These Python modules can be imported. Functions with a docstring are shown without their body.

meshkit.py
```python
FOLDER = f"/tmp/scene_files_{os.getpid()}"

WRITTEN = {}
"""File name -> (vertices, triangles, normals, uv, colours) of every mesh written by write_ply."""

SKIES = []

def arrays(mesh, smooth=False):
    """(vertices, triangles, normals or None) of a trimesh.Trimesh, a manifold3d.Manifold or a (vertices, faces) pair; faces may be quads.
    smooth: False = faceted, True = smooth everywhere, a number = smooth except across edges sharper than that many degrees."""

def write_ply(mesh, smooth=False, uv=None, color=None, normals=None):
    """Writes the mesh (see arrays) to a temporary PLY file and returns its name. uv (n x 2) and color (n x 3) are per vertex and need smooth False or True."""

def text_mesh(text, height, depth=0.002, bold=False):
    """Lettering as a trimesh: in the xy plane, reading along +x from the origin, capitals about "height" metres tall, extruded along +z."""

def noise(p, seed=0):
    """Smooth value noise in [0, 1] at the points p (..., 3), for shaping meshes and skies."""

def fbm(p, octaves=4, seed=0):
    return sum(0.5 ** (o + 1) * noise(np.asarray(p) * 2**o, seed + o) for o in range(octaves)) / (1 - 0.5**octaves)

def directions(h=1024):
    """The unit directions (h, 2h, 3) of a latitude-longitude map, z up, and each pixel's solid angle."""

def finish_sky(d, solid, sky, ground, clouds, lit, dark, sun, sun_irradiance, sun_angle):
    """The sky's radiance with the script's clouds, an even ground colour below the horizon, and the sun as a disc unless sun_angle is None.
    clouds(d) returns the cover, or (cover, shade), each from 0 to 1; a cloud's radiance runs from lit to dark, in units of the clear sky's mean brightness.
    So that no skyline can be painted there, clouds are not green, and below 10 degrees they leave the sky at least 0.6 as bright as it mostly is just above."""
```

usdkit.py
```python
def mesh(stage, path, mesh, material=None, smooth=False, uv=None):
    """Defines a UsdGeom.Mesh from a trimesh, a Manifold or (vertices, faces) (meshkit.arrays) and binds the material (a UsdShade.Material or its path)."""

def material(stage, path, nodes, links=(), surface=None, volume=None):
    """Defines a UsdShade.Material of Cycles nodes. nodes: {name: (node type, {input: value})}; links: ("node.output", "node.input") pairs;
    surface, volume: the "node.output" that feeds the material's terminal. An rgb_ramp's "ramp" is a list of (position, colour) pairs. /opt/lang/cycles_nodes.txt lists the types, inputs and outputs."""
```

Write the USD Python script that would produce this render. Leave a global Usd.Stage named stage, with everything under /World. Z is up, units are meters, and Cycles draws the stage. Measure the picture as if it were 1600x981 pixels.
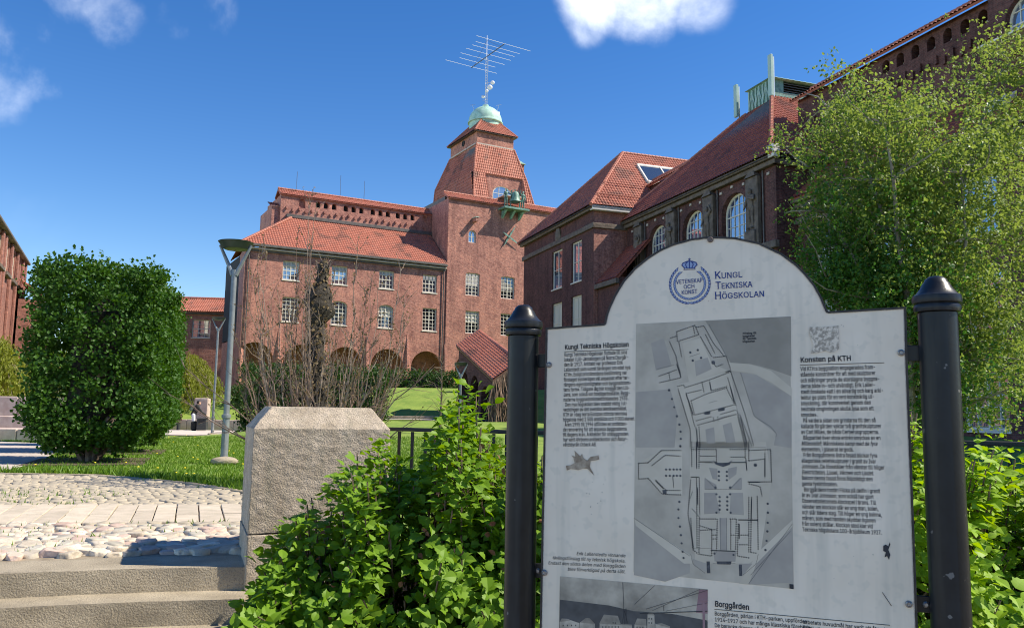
import glob, math
import numpy as np, trimesh, manifold3d as m3, usdkit, meshkit
from shapely import affinity
from shapely.geometry import Polygon, box, LineString, Point, MultiPolygon
from shapely.ops import unary_union
from pxr import Usd, UsdGeom, UsdLux, UsdShade, Gf, Sdf

stage = Usd.Stage.CreateInMemory()
UsdGeom.SetStageUpAxis(stage, 'Z'); UsdGeom.SetStageMetersPerUnit(stage, 1.0)
UsdGeom.Xform.Define(stage, '/World'); UsdGeom.Scope.Define(stage, '/World/Looks')

# ------------------------------------------------------------------ camera, sky, sun
F = 1280.0; EYE = 1.10; PITCH = math.atan((641 - 490.5) / F); ROLL = math.radians(0.9)
fw = np.array([0, math.cos(PITCH), math.sin(PITCH)]); u0 = np.array([0, -math.sin(PITCH), math.cos(PITCH)]); r0 = np.array([1., 0, 0])
cr = r0 * math.cos(ROLL) + u0 * math.sin(ROLL); cu = u0 * math.cos(ROLL) - r0 * math.sin(ROLL); CAM = np.array([0, 0, EYE])
cam = UsdGeom.Camera.Define(stage, '/World/camera')
M4 = np.eye(4); M4[0, :3] = cr; M4[1, :3] = cu; M4[2, :3] = -fw; M4[3, :3] = CAM
cam.AddTransformOp().Set(Gf.Matrix4d(*M4.ravel().tolist()))
cam.CreateHorizontalApertureAttr(36.0); cam.CreateVerticalApertureAttr(36.0 * 627 / 1024); cam.CreateFocalLengthAttr(36.0 * F / 1600)
cam.CreateExposureAttr(0.66)
SUN_EL, SUN_AZ = math.radians(47), math.radians(-2)          # azimuth counted from +x towards +y
sdir = np.array([math.cos(SUN_EL) * math.cos(SUN_AZ), math.cos(SUN_EL) * math.sin(SUN_AZ), math.sin(SUN_EL)])
sun = UsdLux.DistantLight.Define(stage, '/World/sun')
sun.CreateIntensityAttr(1.25); sun.CreateAngleAttr(0.5); sun.CreateNormalizeAttr(True); sun.CreateColorAttr(Gf.Vec3f(1.0, 0.92, 0.77))
zx = sdir; xx = np.cross([0, 0, 1.], zx); xx /= np.linalg.norm(xx); yx = np.cross(zx, xx)
S4 = np.eye(4); S4[0, :3] = xx; S4[1, :3] = yx; S4[2, :3] = zx
sun.AddTransformOp().Set(Gf.Matrix4d(*S4.ravel().tolist()))


def ray(px, py):
    return fw + cr * (px - 800) / F + cu * (490.5 - py) / F


def at_y(px, py, y):
    d = ray(px, py); return CAM + d * (y / d[1])


def at_z(px, py, z):
    d = ray(px, py); return CAM + d * ((z - EYE) / d[2])


dome = UsdLux.DomeLight.Define(stage, '/World/sky'); dome.CreateIntensityAttr(1.0)
nod = {'tc': ('texture_coordinate', {}),
       'sky': ('sky_texture', {'sky_type': 'single_scattering', 'sun_disc': False, 'sun_elevation': SUN_EL, 'sun_rotation': math.atan2(sdir[0], sdir[1]),
                               'altitude': 50.0, 'air_density': 1.0, 'aerosol_density': 0.05, 'ozone_density': 2.0}),
       'hs': ('hsv', {'saturation': 1.36, 'value': 1.0, 'hue': 0.510}),
       'n1': ('noise_texture', {'scale': 5.5, 'detail': 7.0, 'roughness': 0.58, 'distortion': 0.3}),
       'nw': ('noise_texture', {'scale': 3.0, 'detail': 5.0, 'roughness': 0.6}),
       'nr': ('map_range', {'from_min': 0.36, 'from_max': 0.68, 'to_min': 0.0, 'to_max': 1.0, 'clamp': True}),
       'cl': ('color', {'value': (10.5, 10.9, 11.4)}),
       'mx': ('mix', {'use_clamp': False}), 'bg': ('background_shader', {'strength': 0.108})}
lnk = [('sky.color', 'hs.color'), ('tc.generated', 'n1.vector'), ('tc.generated', 'nw.vector'), ('n1.fac', 'nr.value')]
prev = None
# clouds: (picture position of the centre, radius in radians, strength)
CLOUDS = [((935, -12), .055, 1.0), ((1000, -26), .07, 1.0), ((1085, -14), .05, .8), ((922, 30), .034, .75), ((990, 8), .04, .7),
          ((25, 60), .055, .62), ((65, 105), .045, .66), ((5, 140), .04, .55), ((172, 32), .04, .60), ((120, 0), .05, .50), ((332, 18), .035, .52), ((282, 30), .03, .46)]
for i, ((px, py), rad, st) in enumerate(CLOUDS):
    d = ray(px, py); d = d / np.linalg.norm(d)
    nod['d%d' % i] = ('vector_math', {'math_type': 'dot_product', 'vector2': tuple(d)})
    nod['m%d' % i] = ('map_range', {'range_type': 'smoothstep', 'from_min': math.cos(rad * 1.25), 'from_max': math.cos(rad * .35), 'to_min': 0.0, 'to_max': st, 'clamp': True})
    lnk += [('tc.generated', 'd%d.vector1' % i), ('d%d.value' % i, 'm%d.value' % i)]
    if prev:
        nod['x%d' % i] = ('math', {'math_type': 'maximum'}); lnk += [(prev, 'x%d.value1' % i), ('m%d.result' % i, 'x%d.value2' % i)]; prev = 'x%d.value' % i
    else:
        prev = 'm0.result'
# cover = smooth (mask*1.25 + noise - 0.9)
nod['ad'] = ('math', {'math_type': 'multiply_add', 'value2': 1.0, 'value3': -0.70}); lnk.append((prev, 'ad.value1'))
nod['ae'] = ('math', {'math_type': 'add'}); lnk += [('ad.value', 'ae.value1'), ('nr.result', 'ae.value2')]
nod['co'] = ('map_range', {'range_type': 'smoothstep', 'from_min': 0.05, 'from_max': 1.35, 'to_min': 0.0, 'to_max': 1.0, 'clamp': True}); lnk.append(('ae.value', 'co.value'))
nod['cf'] = ('math', {'math_type': 'multiply'}); lnk += [('co.result', 'cf.value1')]
nod['ms'] = ('math', {'math_type': 'multiply_add', 'value2': .9, 'value3': .1}); lnk += [(prev, 'ms.value1'), ('ms.value', 'cf.value2')]
lnk += [('cf.value', 'mx.fac'), ('hs.color', 'mx.color1'), ('cl.color', 'mx.color2'), ('mx.color', 'bg.color')]
skym = usdkit.material(stage, '/World/Looks/sky_dome', nod, lnk, surface='bg.background')
UsdShade.MaterialBindingAPI.Apply(dome.GetPrim()).Bind(skym)

# ------------------------------------------------------------------ helpers
used = {}


def unique(parent, name):
    k = parent + '/' + name; n = used.get(k, 0); used[k] = n + 1
    return k if n == 0 else '%s_%03d' % (k, n)


def tag(p, label=None, cat=None, group=None, kind=None):
    p = p.GetPrim() if hasattr(p, 'GetPrim') else p
    for k, v in (('label', label), ('category', cat), ('group', group), ('kind', kind)):
        if v: p.SetCustomDataByKey(k, v)
    return p


def pp(parent):
    return '/World' if parent is None else str(parent.GetPath())


def obj(name, mesh, mat, parent=None, smooth=False, label=None, cat=None, group=None, kind=None):
    p = usdkit.mesh(stage, unique(pp(parent), name), mesh, LOOK[mat], smooth=smooth).GetPrim()
    return tag(p, label, cat, group, kind)


def thing(name, label=None, cat=None, loc=(0, 0, 0), rot=0, group=None, kind=None, parent=None):
    x = UsdGeom.Xform.Define(stage, unique(pp(parent), name))
    x.AddTranslateOp().Set(Gf.Vec3d(*map(float, loc)))
    if rot: x.AddRotateZOp().Set(float(rot))
    return tag(x.GetPrim(), label, cat, group, kind)


def copy_of(src, loc, rot, label, scale=None):
    name = src.GetName(); was = src.GetCustomData()
    t = thing(name, label, was['category'], loc, rot, was.get('group'))
    if scale: UsdGeom.Xformable(t).AddScaleOp().Set(Gf.Vec3f(*scale))
    inner = UsdGeom.Xform.Define(stage, str(t.GetPath()))
    t.GetReferences().AddInternalReference(src.GetPath()); t.SetInstanceable(True)
    return t


def cat_(ms):
    ms = [m for m in ms if m is not None and len(m[1])]
    V, Fs, n = [], [], 0
    for v, f in ms:
        V.append(v); Fs.append(f + n); n += len(v)
    return np.vstack(V), np.vstack(Fs)


def tm(m): return np.array(m.vertices), np.array(m.faces)


def bx(x0, x1, y0, y1, z0, z1):
    v = np.array([[x, y, z] for x in (x0, x1) for y in (y0, y1) for z in (z0, z1)], float)
    f = np.array([[0, 1, 3], [0, 3, 2], [4, 6, 7], [4, 7, 5], [0, 4, 5], [0, 5, 1], [2, 3, 7], [2, 7, 6], [0, 2, 6], [0, 6, 4], [1, 5, 7], [1, 7, 3]])
    return v, f


def cbox(x0, x1, y0, y1, z0, z1, c=0.01):
    """box with chamfered edges"""
    pts = []
    for x in (x0, x1):
        for y in (y0, y1):
            for z in (z0, z1):
                for a in range(3):
                    p = [x, y, z]
                    for b in range(3):
                        if b != a: p[b] += c if p[b] in ((x0, y0, z0)[b],) else -c
                    pts.append(p)
    h = trimesh.convex.convex_hull(np.array(pts)); return tm(h)


def hull(pts): return tm(trimesh.convex.convex_hull(np.array(pts, float)))


def tube(pts, rad, n=6, cap=True):
    pts = np.asarray(pts, float); rad = np.broadcast_to(np.asarray(rad, float), (len(pts),))
    t = np.gradient(pts, axis=0); t /= np.maximum(np.linalg.norm(t, axis=1, keepdims=True), 1e-9)
    ref = np.array([0, 0, 1.]) if abs(t[0][2]) < .9 else np.array([1., 0, 0])
    a = np.cross(t, ref); a /= np.maximum(np.linalg.norm(a, axis=1, keepdims=True), 1e-9); b = np.cross(t, a)
    an = np.arange(n) * 2 * np.pi / n
    V = (pts[:, None] + rad[:, None, None] * (a[:, None] * np.cos(an)[None, :, None] + b[:, None] * np.sin(an)[None, :, None])).reshape(-1, 3)
    i, j = np.meshgrid(np.arange(len(pts) - 1), np.arange(n), indexing='ij'); j2 = (j + 1) % n
    q = np.stack([i * n + j, i * n + j2, (i + 1) * n + j2, (i + 1) * n + j], -1).reshape(-1, 4)
    Fs = np.vstack([q[:, [0, 2, 1]], q[:, [0, 3, 2]]])
    if cap:
        m = len(V); V = np.vstack([V, pts[:1], pts[-1:]]); k = np.arange(n); e = (len(pts) - 1) * n
        Fs = np.vstack([Fs, np.stack([np.full(n, m), k, (k + 1) % n], 1), np.stack([np.full(n, m + 1), e + (k + 1) % n, e + k], 1)])
    return V, Fs


def lathe(prof, n=32, c=(0, 0, 0)):
    prof = np.array(prof, float); an = np.arange(n) * 2 * np.pi / n
    V = np.stack([prof[:, 0][:, None] * np.cos(an), prof[:, 0][:, None] * np.sin(an), np.repeat(prof[:, 1][:, None], n, 1)], -1).reshape(-1, 3) + np.array(c)
    i, j = np.meshgrid(np.arange(len(prof) - 1), np.arange(n), indexing='ij'); j2 = (j + 1) % n
    q = np.stack([i * n + j, i * n + j2, (i + 1) * n + j2, (i + 1) * n + j], -1).reshape(-1, 4)
    return V, np.vstack([q[:, [0, 1, 2]], q[:, [0, 2, 3]]])


def polys(g):
    if g.is_empty: return []
    return [p for p in getattr(g, 'geoms', [g]) if isinstance(p, Polygon) and p.area > 1e-9]


def extr(g, t0, t1):
    """shapely shape -> solid in (x, y, z=t)"""
    out = []
    for p in polys(g):
        m = trimesh.creation.extrude_polygon(p, t1 - t0, engine='earcut'); v, f = tm(m); v[:, 2] += t0; out.append((v, f))
    return cat_(out) if out else None


def flat(g, t):
    out = []
    for p in polys(g):
        v, f = trimesh.creation.triangulate_polygon(p, engine='earcut'); v = np.asarray(v); f = np.asarray(f)
        if len(f):
            a = v[f[:, 1]] - v[f[:, 0]]; b = v[f[:, 2]] - v[f[:, 0]]; s = a[:, 0] * b[:, 1] - a[:, 1] * b[:, 0]
            f = np.where((s < 0)[:, None], f[:, ::-1], f); out.append((np.c_[v, np.full(len(v), t)], f))
    return cat_(out) if out else None


class Frame:
    """wall frame: s along the wall (left to right seen from outside), k inward, z up"""
    def __init__(self, P, d):
        self.P = np.array([P[0], P[1], 0.]); d = np.array(d, float); d /= np.hypot(*d[:2])
        self.d = np.array([d[0], d[1], 0]); self.n = np.array([-d[1], d[0], 0])

    def w(self, s, k, z): return self.P + self.d * s + self.n * k + np.array([0, 0, z])

    def m(self, mesh):          # mesh in (s, k, z)
        v, f = mesh; return self.P + v[:, :1] * self.d + v[:, 1:2] * self.n + v[:, 2:] * np.array([0, 0, 1.]), f

    def e(self, g, k0, k1):     # shape in (s, z) extruded from k0 to k1
        r = extr(g, -k1, -k0)
        v, f = r; return self.m((np.c_[v[:, 0], -v[:, 2], v[:, 1]], f))

    def b(self, s0, s1, k0, k1, z0, z1): return self.m(bx(s0, s1, k0, k1, z0, z1))

    def turn(self, s, k): return Frame(self.w(s, k, 0), self.n)      # wall round the right-hand corner


# ------------------------------------------------------------------ materials
LOOK = {}


def mat(name, c1, c2=None, scale=5.0, rough=0.7, bump=0.0, bscale=30.0, bdist=0.02, metal=0.0, spec=0.4, detail=5.0, speck=None, lo=.35, hi=.65, bevel=0, island=None, coat=0, hv=None, streak=None, sth=(.56, .66)):
    n = {'p': ('principled_bsdf', {'base_color': c1, 'roughness': rough, 'metallic': metal, 'specular_ior_level': spec, 'coat_weight': coat}), 'g': ('geometry', {})}
    l = []; col = None
    if c2 is not None:
        n['n'] = ('noise_texture', {'scale': scale, 'detail': detail, 'roughness': .6}); n['r'] = ('rgb_ramp', {'ramp': [(lo, c1), (hi, c2)]})
        l += [('g.position', 'n.vector'), ('n.fac', 'r.fac')]; col = 'r.color'
    if island is not None:
        n['ir'] = ('rgb_ramp', {'ramp': island}); l += [('g.random_per_island', 'ir.fac')]
        if col:
            n['im'] = ('mix', {'mix_type': 'multiply', 'fac': 1.0}); l += [(col, 'im.color1'), ('ir.color', 'im.color2')]; col = 'im.color'
        else: col = 'ir.color'
    if speck:
        sc, c3, amt = speck
        n['v'] = ('noise_texture', {'scale': sc, 'detail': 2.0}); n['vr'] = ('map_range', {'from_min': sth[0], 'from_max': sth[1], 'to_min': 0.0, 'to_max': amt, 'clamp': True})
        n['vm'] = ('mix', {'color2': c3, 'color1': c1}); l += [('g.position', 'v.vector'), ('v.fac', 'vr.value'), ('vr.result', 'vm.fac')]
        if col: l.append((col, 'vm.color1'))
        col = 'vm.color'
    if streak:                              # weather streaks running down
        sc, c4, amt = streak
        n['sm'] = ('mapping', {'scale': (sc, sc, sc * .07)}); n['sn'] = ('noise_texture', {'scale': 1.0, 'detail': 4.0}); n['sr'] = ('map_range', {'from_min': .50, 'from_max': .72, 'to_min': 0.0, 'to_max': amt, 'clamp': True}); n['sx'] = ('mix', {'color2': c4, 'color1': c1})
        l += [('g.position', 'sm.vector'), ('sm.vector', 'sn.vector'), ('sn.fac', 'sr.value'), ('sr.result', 'sx.fac')]
        if col: l.append((col, 'sx.color1'))
        col = 'sx.color'
    if hv:                                  # each piece of a kind a little lighter or darker
        n['oi'] = ('object_info', {}); n['ov'] = ('map_range', {'from_min': 0.0, 'from_max': 1.0, 'to_min': 1 - hv, 'to_max': 1 + hv}); n['oh'] = ('hsv', {'color': c1})
        l += [('oi.random', 'ov.value'), ('ov.result', 'oh.value')]
        if col: l.append((col, 'oh.color'))
        col = 'oh.color'
    if col: l.append((col, 'p.base_color'))
    nn = None
    if bevel:
        n['bv'] = ('bevel', {'samples': 4, 'radius': bevel}); nn = 'bv.bevel'
    if bump:
        n['bn'] = ('noise_texture', {'scale': bscale, 'detail': 4.0, 'roughness': .6}); n['b'] = ('bump', {'strength': bump, 'distance': bdist})
        l += [('g.position', 'bn.vector'), ('bn.fac', 'b.height')]
        if nn: l.append((nn, 'b.normal'))
        nn = 'b.normal'
    if nn: l.append((nn, 'p.normal'))
    LOOK[name] = usdkit.material(stage, '/World/Looks/' + name, n, l, surface='p.BSDF')


def leafmat(name, ramp, trans=.35, rough=.45, hv=0.0, spec=.35, tcol=None):
    n = {'g': ('geometry', {}), 'r': ('rgb_ramp', {'ramp': ramp}), 'p': ('principled_bsdf', {'roughness': rough, 'specular_ior_level': spec}),
         't': ('translucent_bsdf', {}), 'tm': ('hsv', {'saturation': 1.1, 'value': 1.5, 'hue': .485}), 'm': ('mix_closure', {'fac': trans}),
         'oi': ('object_info', {}), 'ad': ('math', {'math_type': 'multiply_add', 'value2': hv})}
    l = [('g.random_per_island', 'ad.value3'), ('oi.random', 'ad.value1'), ('ad.value', 'r.fac'), ('r.color', 'p.base_color'), ('r.color', 'tm.color'), ('tm.color', 't.color'),
         ('p.BSDF', 'm.closure1'), ('t.BSDF', 'm.closure2')]
    LOOK[name] = usdkit.material(stage, '/World/Looks/' + name, n, l, surface='m.closure')


def brickmat(name, d, a, b, mortar, patch):
    """bricks on walls that run along d or square to it"""
    nn = (d[0] - d[1], d[1] + d[0], 0.0)
    n = {'g': ('geometry', {}), 'dt': ('vector_math', {'math_type': 'dot_product', 'vector2': nn}), 'sx': ('separate_xyz', {}), 'cx': ('combine_xyz', {}),
         'bt': ('brick_texture', {'scale': 1.0, 'brick_width': .27, 'row_height': .085, 'mortar_size': .009, 'color1': a, 'color2': b, 'mortar': mortar, 'mortar_smooth': .2, 'bias': -.1}),
         'n': ('noise_texture', {'scale': .9, 'detail': 8.0, 'roughness': .68}), 'r': ('rgb_ramp', {'ramp': [(.28, tuple(.85 * c for c in patch[0])), (.5, (1, 1, 1)), (.70, tuple(1.06 * c for c in patch[1]))]}),
         'n2': ('noise_texture', {'scale': 7.0, 'detail': 3.0, 'roughness': .7}), 'r2': ('rgb_ramp', {'ramp': [(.30, (.56, .52, .54)), (.5, (1, 1, 1)), (.70, (1.34, 1.34, 1.32))]}),
         'sm': ('mapping', {'scale': (1.5, 1.5, .13)}), 'n3': ('noise_texture', {'scale': 1.0, 'detail': 5.0, 'roughness': .65}), 'r3': ('rgb_ramp', {'ramp': [(.32, (.66, .64, .66)), (.52, (1, 1, 1)), (.72, (1.12, 1.1, 1.08))]}), 'm3': ('mix', {'mix_type': 'multiply', 'fac': .9}),
         'mm': ('mix', {'mix_type': 'multiply', 'fac': 1.0}), 'm2': ('mix', {'mix_type': 'multiply', 'fac': 1.0}), 'b': ('bump', {'strength': .5, 'distance': .02, 'invert': True}),
         'p': ('principled_bsdf', {'roughness': .82, 'specular_ior_level': .25})}
    l = [('g.position', 'dt.vector1'), ('g.position', 'sx.vector'), ('dt.value', 'cx.x'), ('sx.z', 'cx.y'), ('cx.vector', 'bt.vector'), ('g.position', 'n.vector'), ('n.fac', 'r.fac'),
         ('g.position', 'n2.vector'), ('n2.fac', 'r2.fac'), ('bt.color', 'mm.color1'), ('r.color', 'mm.color2'), ('mm.color', 'm2.color1'), ('r2.color', 'm2.color2'), ('g.position', 'sm.vector'), ('sm.vector', 'n3.vector'), ('n3.fac', 'r3.fac'), ('m2.color', 'm3.color1'), ('r3.color', 'm3.color2'), ('m3.color', 'p.base_color'), ('bt.fac', 'b.height'), ('b.normal', 'p.normal')]
    LOOK[name] = usdkit.material(stage, '/World/Looks/' + name, n, l, surface='p.BSDF')


DC = (.8744, .4852); DR = (.329, -.944); DL = (-.43, .903)
BR = ((.46, .205, .155), (.34, .14, .11), (.36, .25, .21), ((.72, .66, .70), (1.18, 1.14, 1.08)))
brickmat('brick_red', DC, *BR)
brickmat('brick_brown', DR, (.135, .055, .046), (.085, .034, .031), (.115, .085, .075), ((.7, .68, .72), (1.2, 1.1, 1.05)))  # brick of walls turned from the sun, shade darkened into its colour
brickmat('brick_left', DL, (.34, .14, .105), (.25, .10, .08), (.28, .2, .17), ((.8, .76, .78), (1.15, 1.1, 1.05)))
mat('roof_tile', (.33, .105, .066), (.46, .175, .118), scale=3.5, rough=.65, spec=.35, detail=6, lo=.3, hi=.7, speck=(.75, (.19, .085, .062), .8), streak=(2.4, (.24, .13, .10), .45))
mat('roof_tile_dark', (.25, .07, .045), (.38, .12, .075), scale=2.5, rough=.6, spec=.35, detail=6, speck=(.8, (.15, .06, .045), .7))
mat('copper_green', (.27, .47, .39), (.44, .63, .54), scale=2.2, rough=.6, spec=.4, speck=(9, (.14, .28, .23), .6))
mat('copper_dark', (.07, .15, .12), (.20, .36, .29), scale=5, rough=.5, spec=.5)
mat('bronze', (.035, .07, .055), (.20, .36, .29), scale=3.5, rough=.5, spec=.5, lo=.4, hi=.7)
mat('trim_stone', (.40, .34, .29), (.52, .45, .39), scale=2, rough=.8)
mat('white_trim', (.62, .58, .52), (.7, .66, .6), scale=3, rough=.7)
mat('relief_stone', (.105, .08, .062), (.185, .145, .115), scale=3, rough=.85, bump=.6, bscale=9, bdist=.05)
mat('window_frame', (.70, .66, .56), rough=.5)
mat('interior_dark', (.02, .02, .022), rough=.9)
mat('blind', (.66, .60, .47), rough=.8)
mat('curtain', (.42, .42, .40), (.55, .54, .5), scale=3, rough=.8)
mat('lead_grey', (.075, .066, .06), (.13, .115, .105), scale=3, rough=.55)
mat('antenna_metal', (.62, .63, .65), rough=.35, metal=.6)
mat('antenna_white', (.75, .75, .74), rough=.5)
mat('panel_green', (.30, .44, .40), (.36, .50, .45), scale=2, rough=.5)
mat('granite_rough', (.36, .29, .21), (.54, .445, .34), scale=9, rough=.85, bump=.9, bscale=95, bdist=.012, speck=(140, (.11, .095, .09), .75), bevel=.012, streak=(7, (.20, .19, .13), .6))
mat('granite_pink', (.44, .33, .28), (.55, .45, .39), scale=4, rough=.85, bump=.5, bscale=60, bdist=.01)
mat('granite_step', (.30, .25, .175), (.45, .38, .275), scale=2.6, rough=.85, bump=1.0, bscale=80, bdist=.012, speck=(120, (.15, .13, .11), .6), bevel=.015)
mat('slab_stone', (.46, .395, .30), (.57, .48, .375), scale=6, rough=.85, bump=.5, bscale=50, bdist=.008, hv=.12)
mat('cobble', (.48, .40, .30), (.60, .525, .42), scale=14, rough=.8, bump=.4, bscale=40, bdist=.01, hv=.24, speck=(60, (.30, .27, .25), .4))
mat('cobble_pink', (.50, .35, .27), (.58, .44, .36), scale=14, rough=.8, bump=.4, bscale=40, bdist=.01, hv=.18, speck=(60, (.33, .26, .24), .4))
mat('cobble_grey', (.36, .325, .27), (.48, .44, .36), scale=14, rough=.8, bump=.4, bscale=40, bdist=.01, hv=.2)
mat('cobble_field', (1, 1, 1), (.86, .86, .86), scale=20, rough=.8, bump=.3, bscale=40, bdist=.01, island=[(0, (.42, .36, .27)), (.2, (.60, .51, .385)), (.5, (.66, .57, .44)), (.75, (.63, .48, .36)), (1, (.74, .65, .52))])
mat('joint_sand', (.20, .16, .11), (.34, .28, .20), scale=9, rough=.95, bump=.4, bscale=60, bdist=.01)
mat('asphalt', (.15, .12, .09), (.20, .165, .125), scale=3, rough=.95, bump=.3, bscale=80, bdist=.005)
mat('gravel', (.45, .38, .33), (.56, .49, .43), scale=14, rough=.95, bump=.6, bscale=50, bdist=.02, speck=(70, (.30, .25, .22), .5))
mat('path_light', (.50, .43, .38), (.60, .53, .47), scale=3, rough=.95)
mat('soil', (.07, .05, .035), (.14, .10, .07), scale=6, rough=.95, bump=.7, bscale=25, bdist=.03)
mat('grass_base', (.13, .21, .030), (.22, .305, .048), scale=.9, rough=.9, bump=.6, bscale=35, bdist=.04, detail=8, speck=(5, (.27, .31, .06), .55))
leafmat('grass_blade', [(0, (.11, .21, .018)), (.5, (.20, .33, .03)), (1, (.31, .42, .06))], .3, .5)
mat('dandelion', (.8, .62, .03), rough=.7)
leafmat('shrub_leaf', [(0, (.12, .23, .014)), (.3, (.22, .37, .024)), (.75, (.36, .51, .045)), (1, (.50, .62, .10))], .36, .5, hv=.6, spec=.25)
leafmat('shrub_leaf_deep', [(0, (.035, .10, .012)), (.6, (.075, .18, .018)), (1, (.12, .25, .03))], .3, .45)  # inner shrub leaves, shade painted in as a deeper green
leafmat('hedge_leaf', [(0, (.045, .115, .012)), (.5, (.095, .195, .022)), (.85, (.16, .28, .04)), (1, (.23, .36, .07))], .30, .52, spec=.3)
leafmat('hedge_leaf_far', [(0, (.035, .08, .014)), (.6, (.07, .14, .02)), (1, (.12, .2, .035))], .25, .5)
leafmat('tree_leaf', [(0, (.19, .26, .06)), (.4, (.33, .41, .12)), (.75, (.48, .55, .22)), (1, (.64, .67, .40))], .42, .5, spec=.25)  # sun side of the crown, sunlight painted in as a paler green
leafmat('tree_leaf_green', [(0, (.06, .16, .025)), (.5, (.12, .26, .04)), (1, (.22, .36, .08))], .34, .45, spec=.45)  # lower left of the crown, shade painted in as a darker green
leafmat('willow_leaf', [(0, (.22, .25, .03)), (.5, (.33, .35, .05)), (1, (.44, .43, .09))], .35, .55)
leafmat('bud', [(0, (.18, .13, .06)), (.45, (.34, .30, .09)), (.8, (.38, .40, .10)), (1, (.56, .50, .09))], .3, .6)
mat('dry_leaf', (.16, .06, .03), (.26, .12, .06), scale=30, rough=.8)
mat('bark', (.085, .06, .045), (.17, .13, .10), scale=14, rough=.9, bump=.8, bscale=30, bdist=.02)
mat('bark_grey', (.15, .125, .10), (.34, .30, .25), scale=9, rough=.9, bump=1.0, bscale=22, bdist=.03)
mat('bark_black', (.022, .018, .014), (.06, .05, .038), scale=14, rough=.95, bump=.9, bscale=20, bdist=.04)
mat('twig', (.13, .08, .058), (.25, .175, .13), scale=6, rough=.8)
mat('twig_light', (.20, .14, .105), (.33, .26, .20), scale=6, rough=.8)
mat('black_paint', (.007, .0075, .0085), (.012, .013, .015), scale=14, rough=.34, spec=.35, bump=.2, bscale=110, bdist=.002, speck=(34, (.16, .15, .14), .8), sth=(.70, .73), streak=(30, (.035, .034, .03), .6))
mat('rail_paint', (.012, .012, .013), rough=.45)
mat('steel_bolt', (.35, .34, .33), (.22, .2, .19), scale=200, rough=.4, metal=.8)
mat('rusty_screw', (.20, .15, .13), (.10, .08, .07), scale=300, rough=.6, metal=.3)
mat('board_white', (.66, .555, .43), (.75, .645, .515), scale=3.2, rough=.42, spec=.4, detail=9, lo=.34, hi=.62, speck=(38, (.50, .455, .37), .3), streak=(22, (.46, .42, .34), .55))
mat('board_rim', (.018, .016, .015), (.05, .038, .03), scale=40, rough=.5)
mat('rim_worn', (.40, .33, .27), (.58, .54, .48), scale=60, rough=.6)
mat('ink', (.022, .022, .025), rough=.6)
mat('ink_blue', (.025, .045, .17), rough=.6)
mat('ink_blue_light', (.24, .30, .46), rough=.6)
mat('map_grey', (.34, .295, .23), (.52, .45, .355), scale=9, rough=.5, detail=8, lo=.3, hi=.7)
mat('map_dark', (.24, .21, .165), (.315, .275, .22), scale=9, rough=.5, detail=8)
mat('map_light', (.47, .405, .31), (.56, .485, .375), scale=8, rough=.5, detail=6)
mat('map_mid', (.32, .28, .235), (.385, .34, .28), scale=14, rough=.5, detail=6)
mat('map_ink', (.035, .035, .04), (.09, .09, .095), scale=90, rough=.6)
mat('photo_sky', (.19, .165, .13), (.46, .40, .315), scale=9, rough=.4, detail=7)
mat('photo_hill', (.045, .045, .045), (.08, .08, .08), scale=22, rough=.4)
mat('photo_house', (.25, .215, .17), (.48, .42, .335), scale=30, rough=.4)
mat('photo_roof', (.17, .147, .117), (.29, .255, .205), scale=30, rough=.4)
mat('photo_red', (.20, .10, .11), (.28, .17, .18), scale=20, rough=.5)
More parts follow.
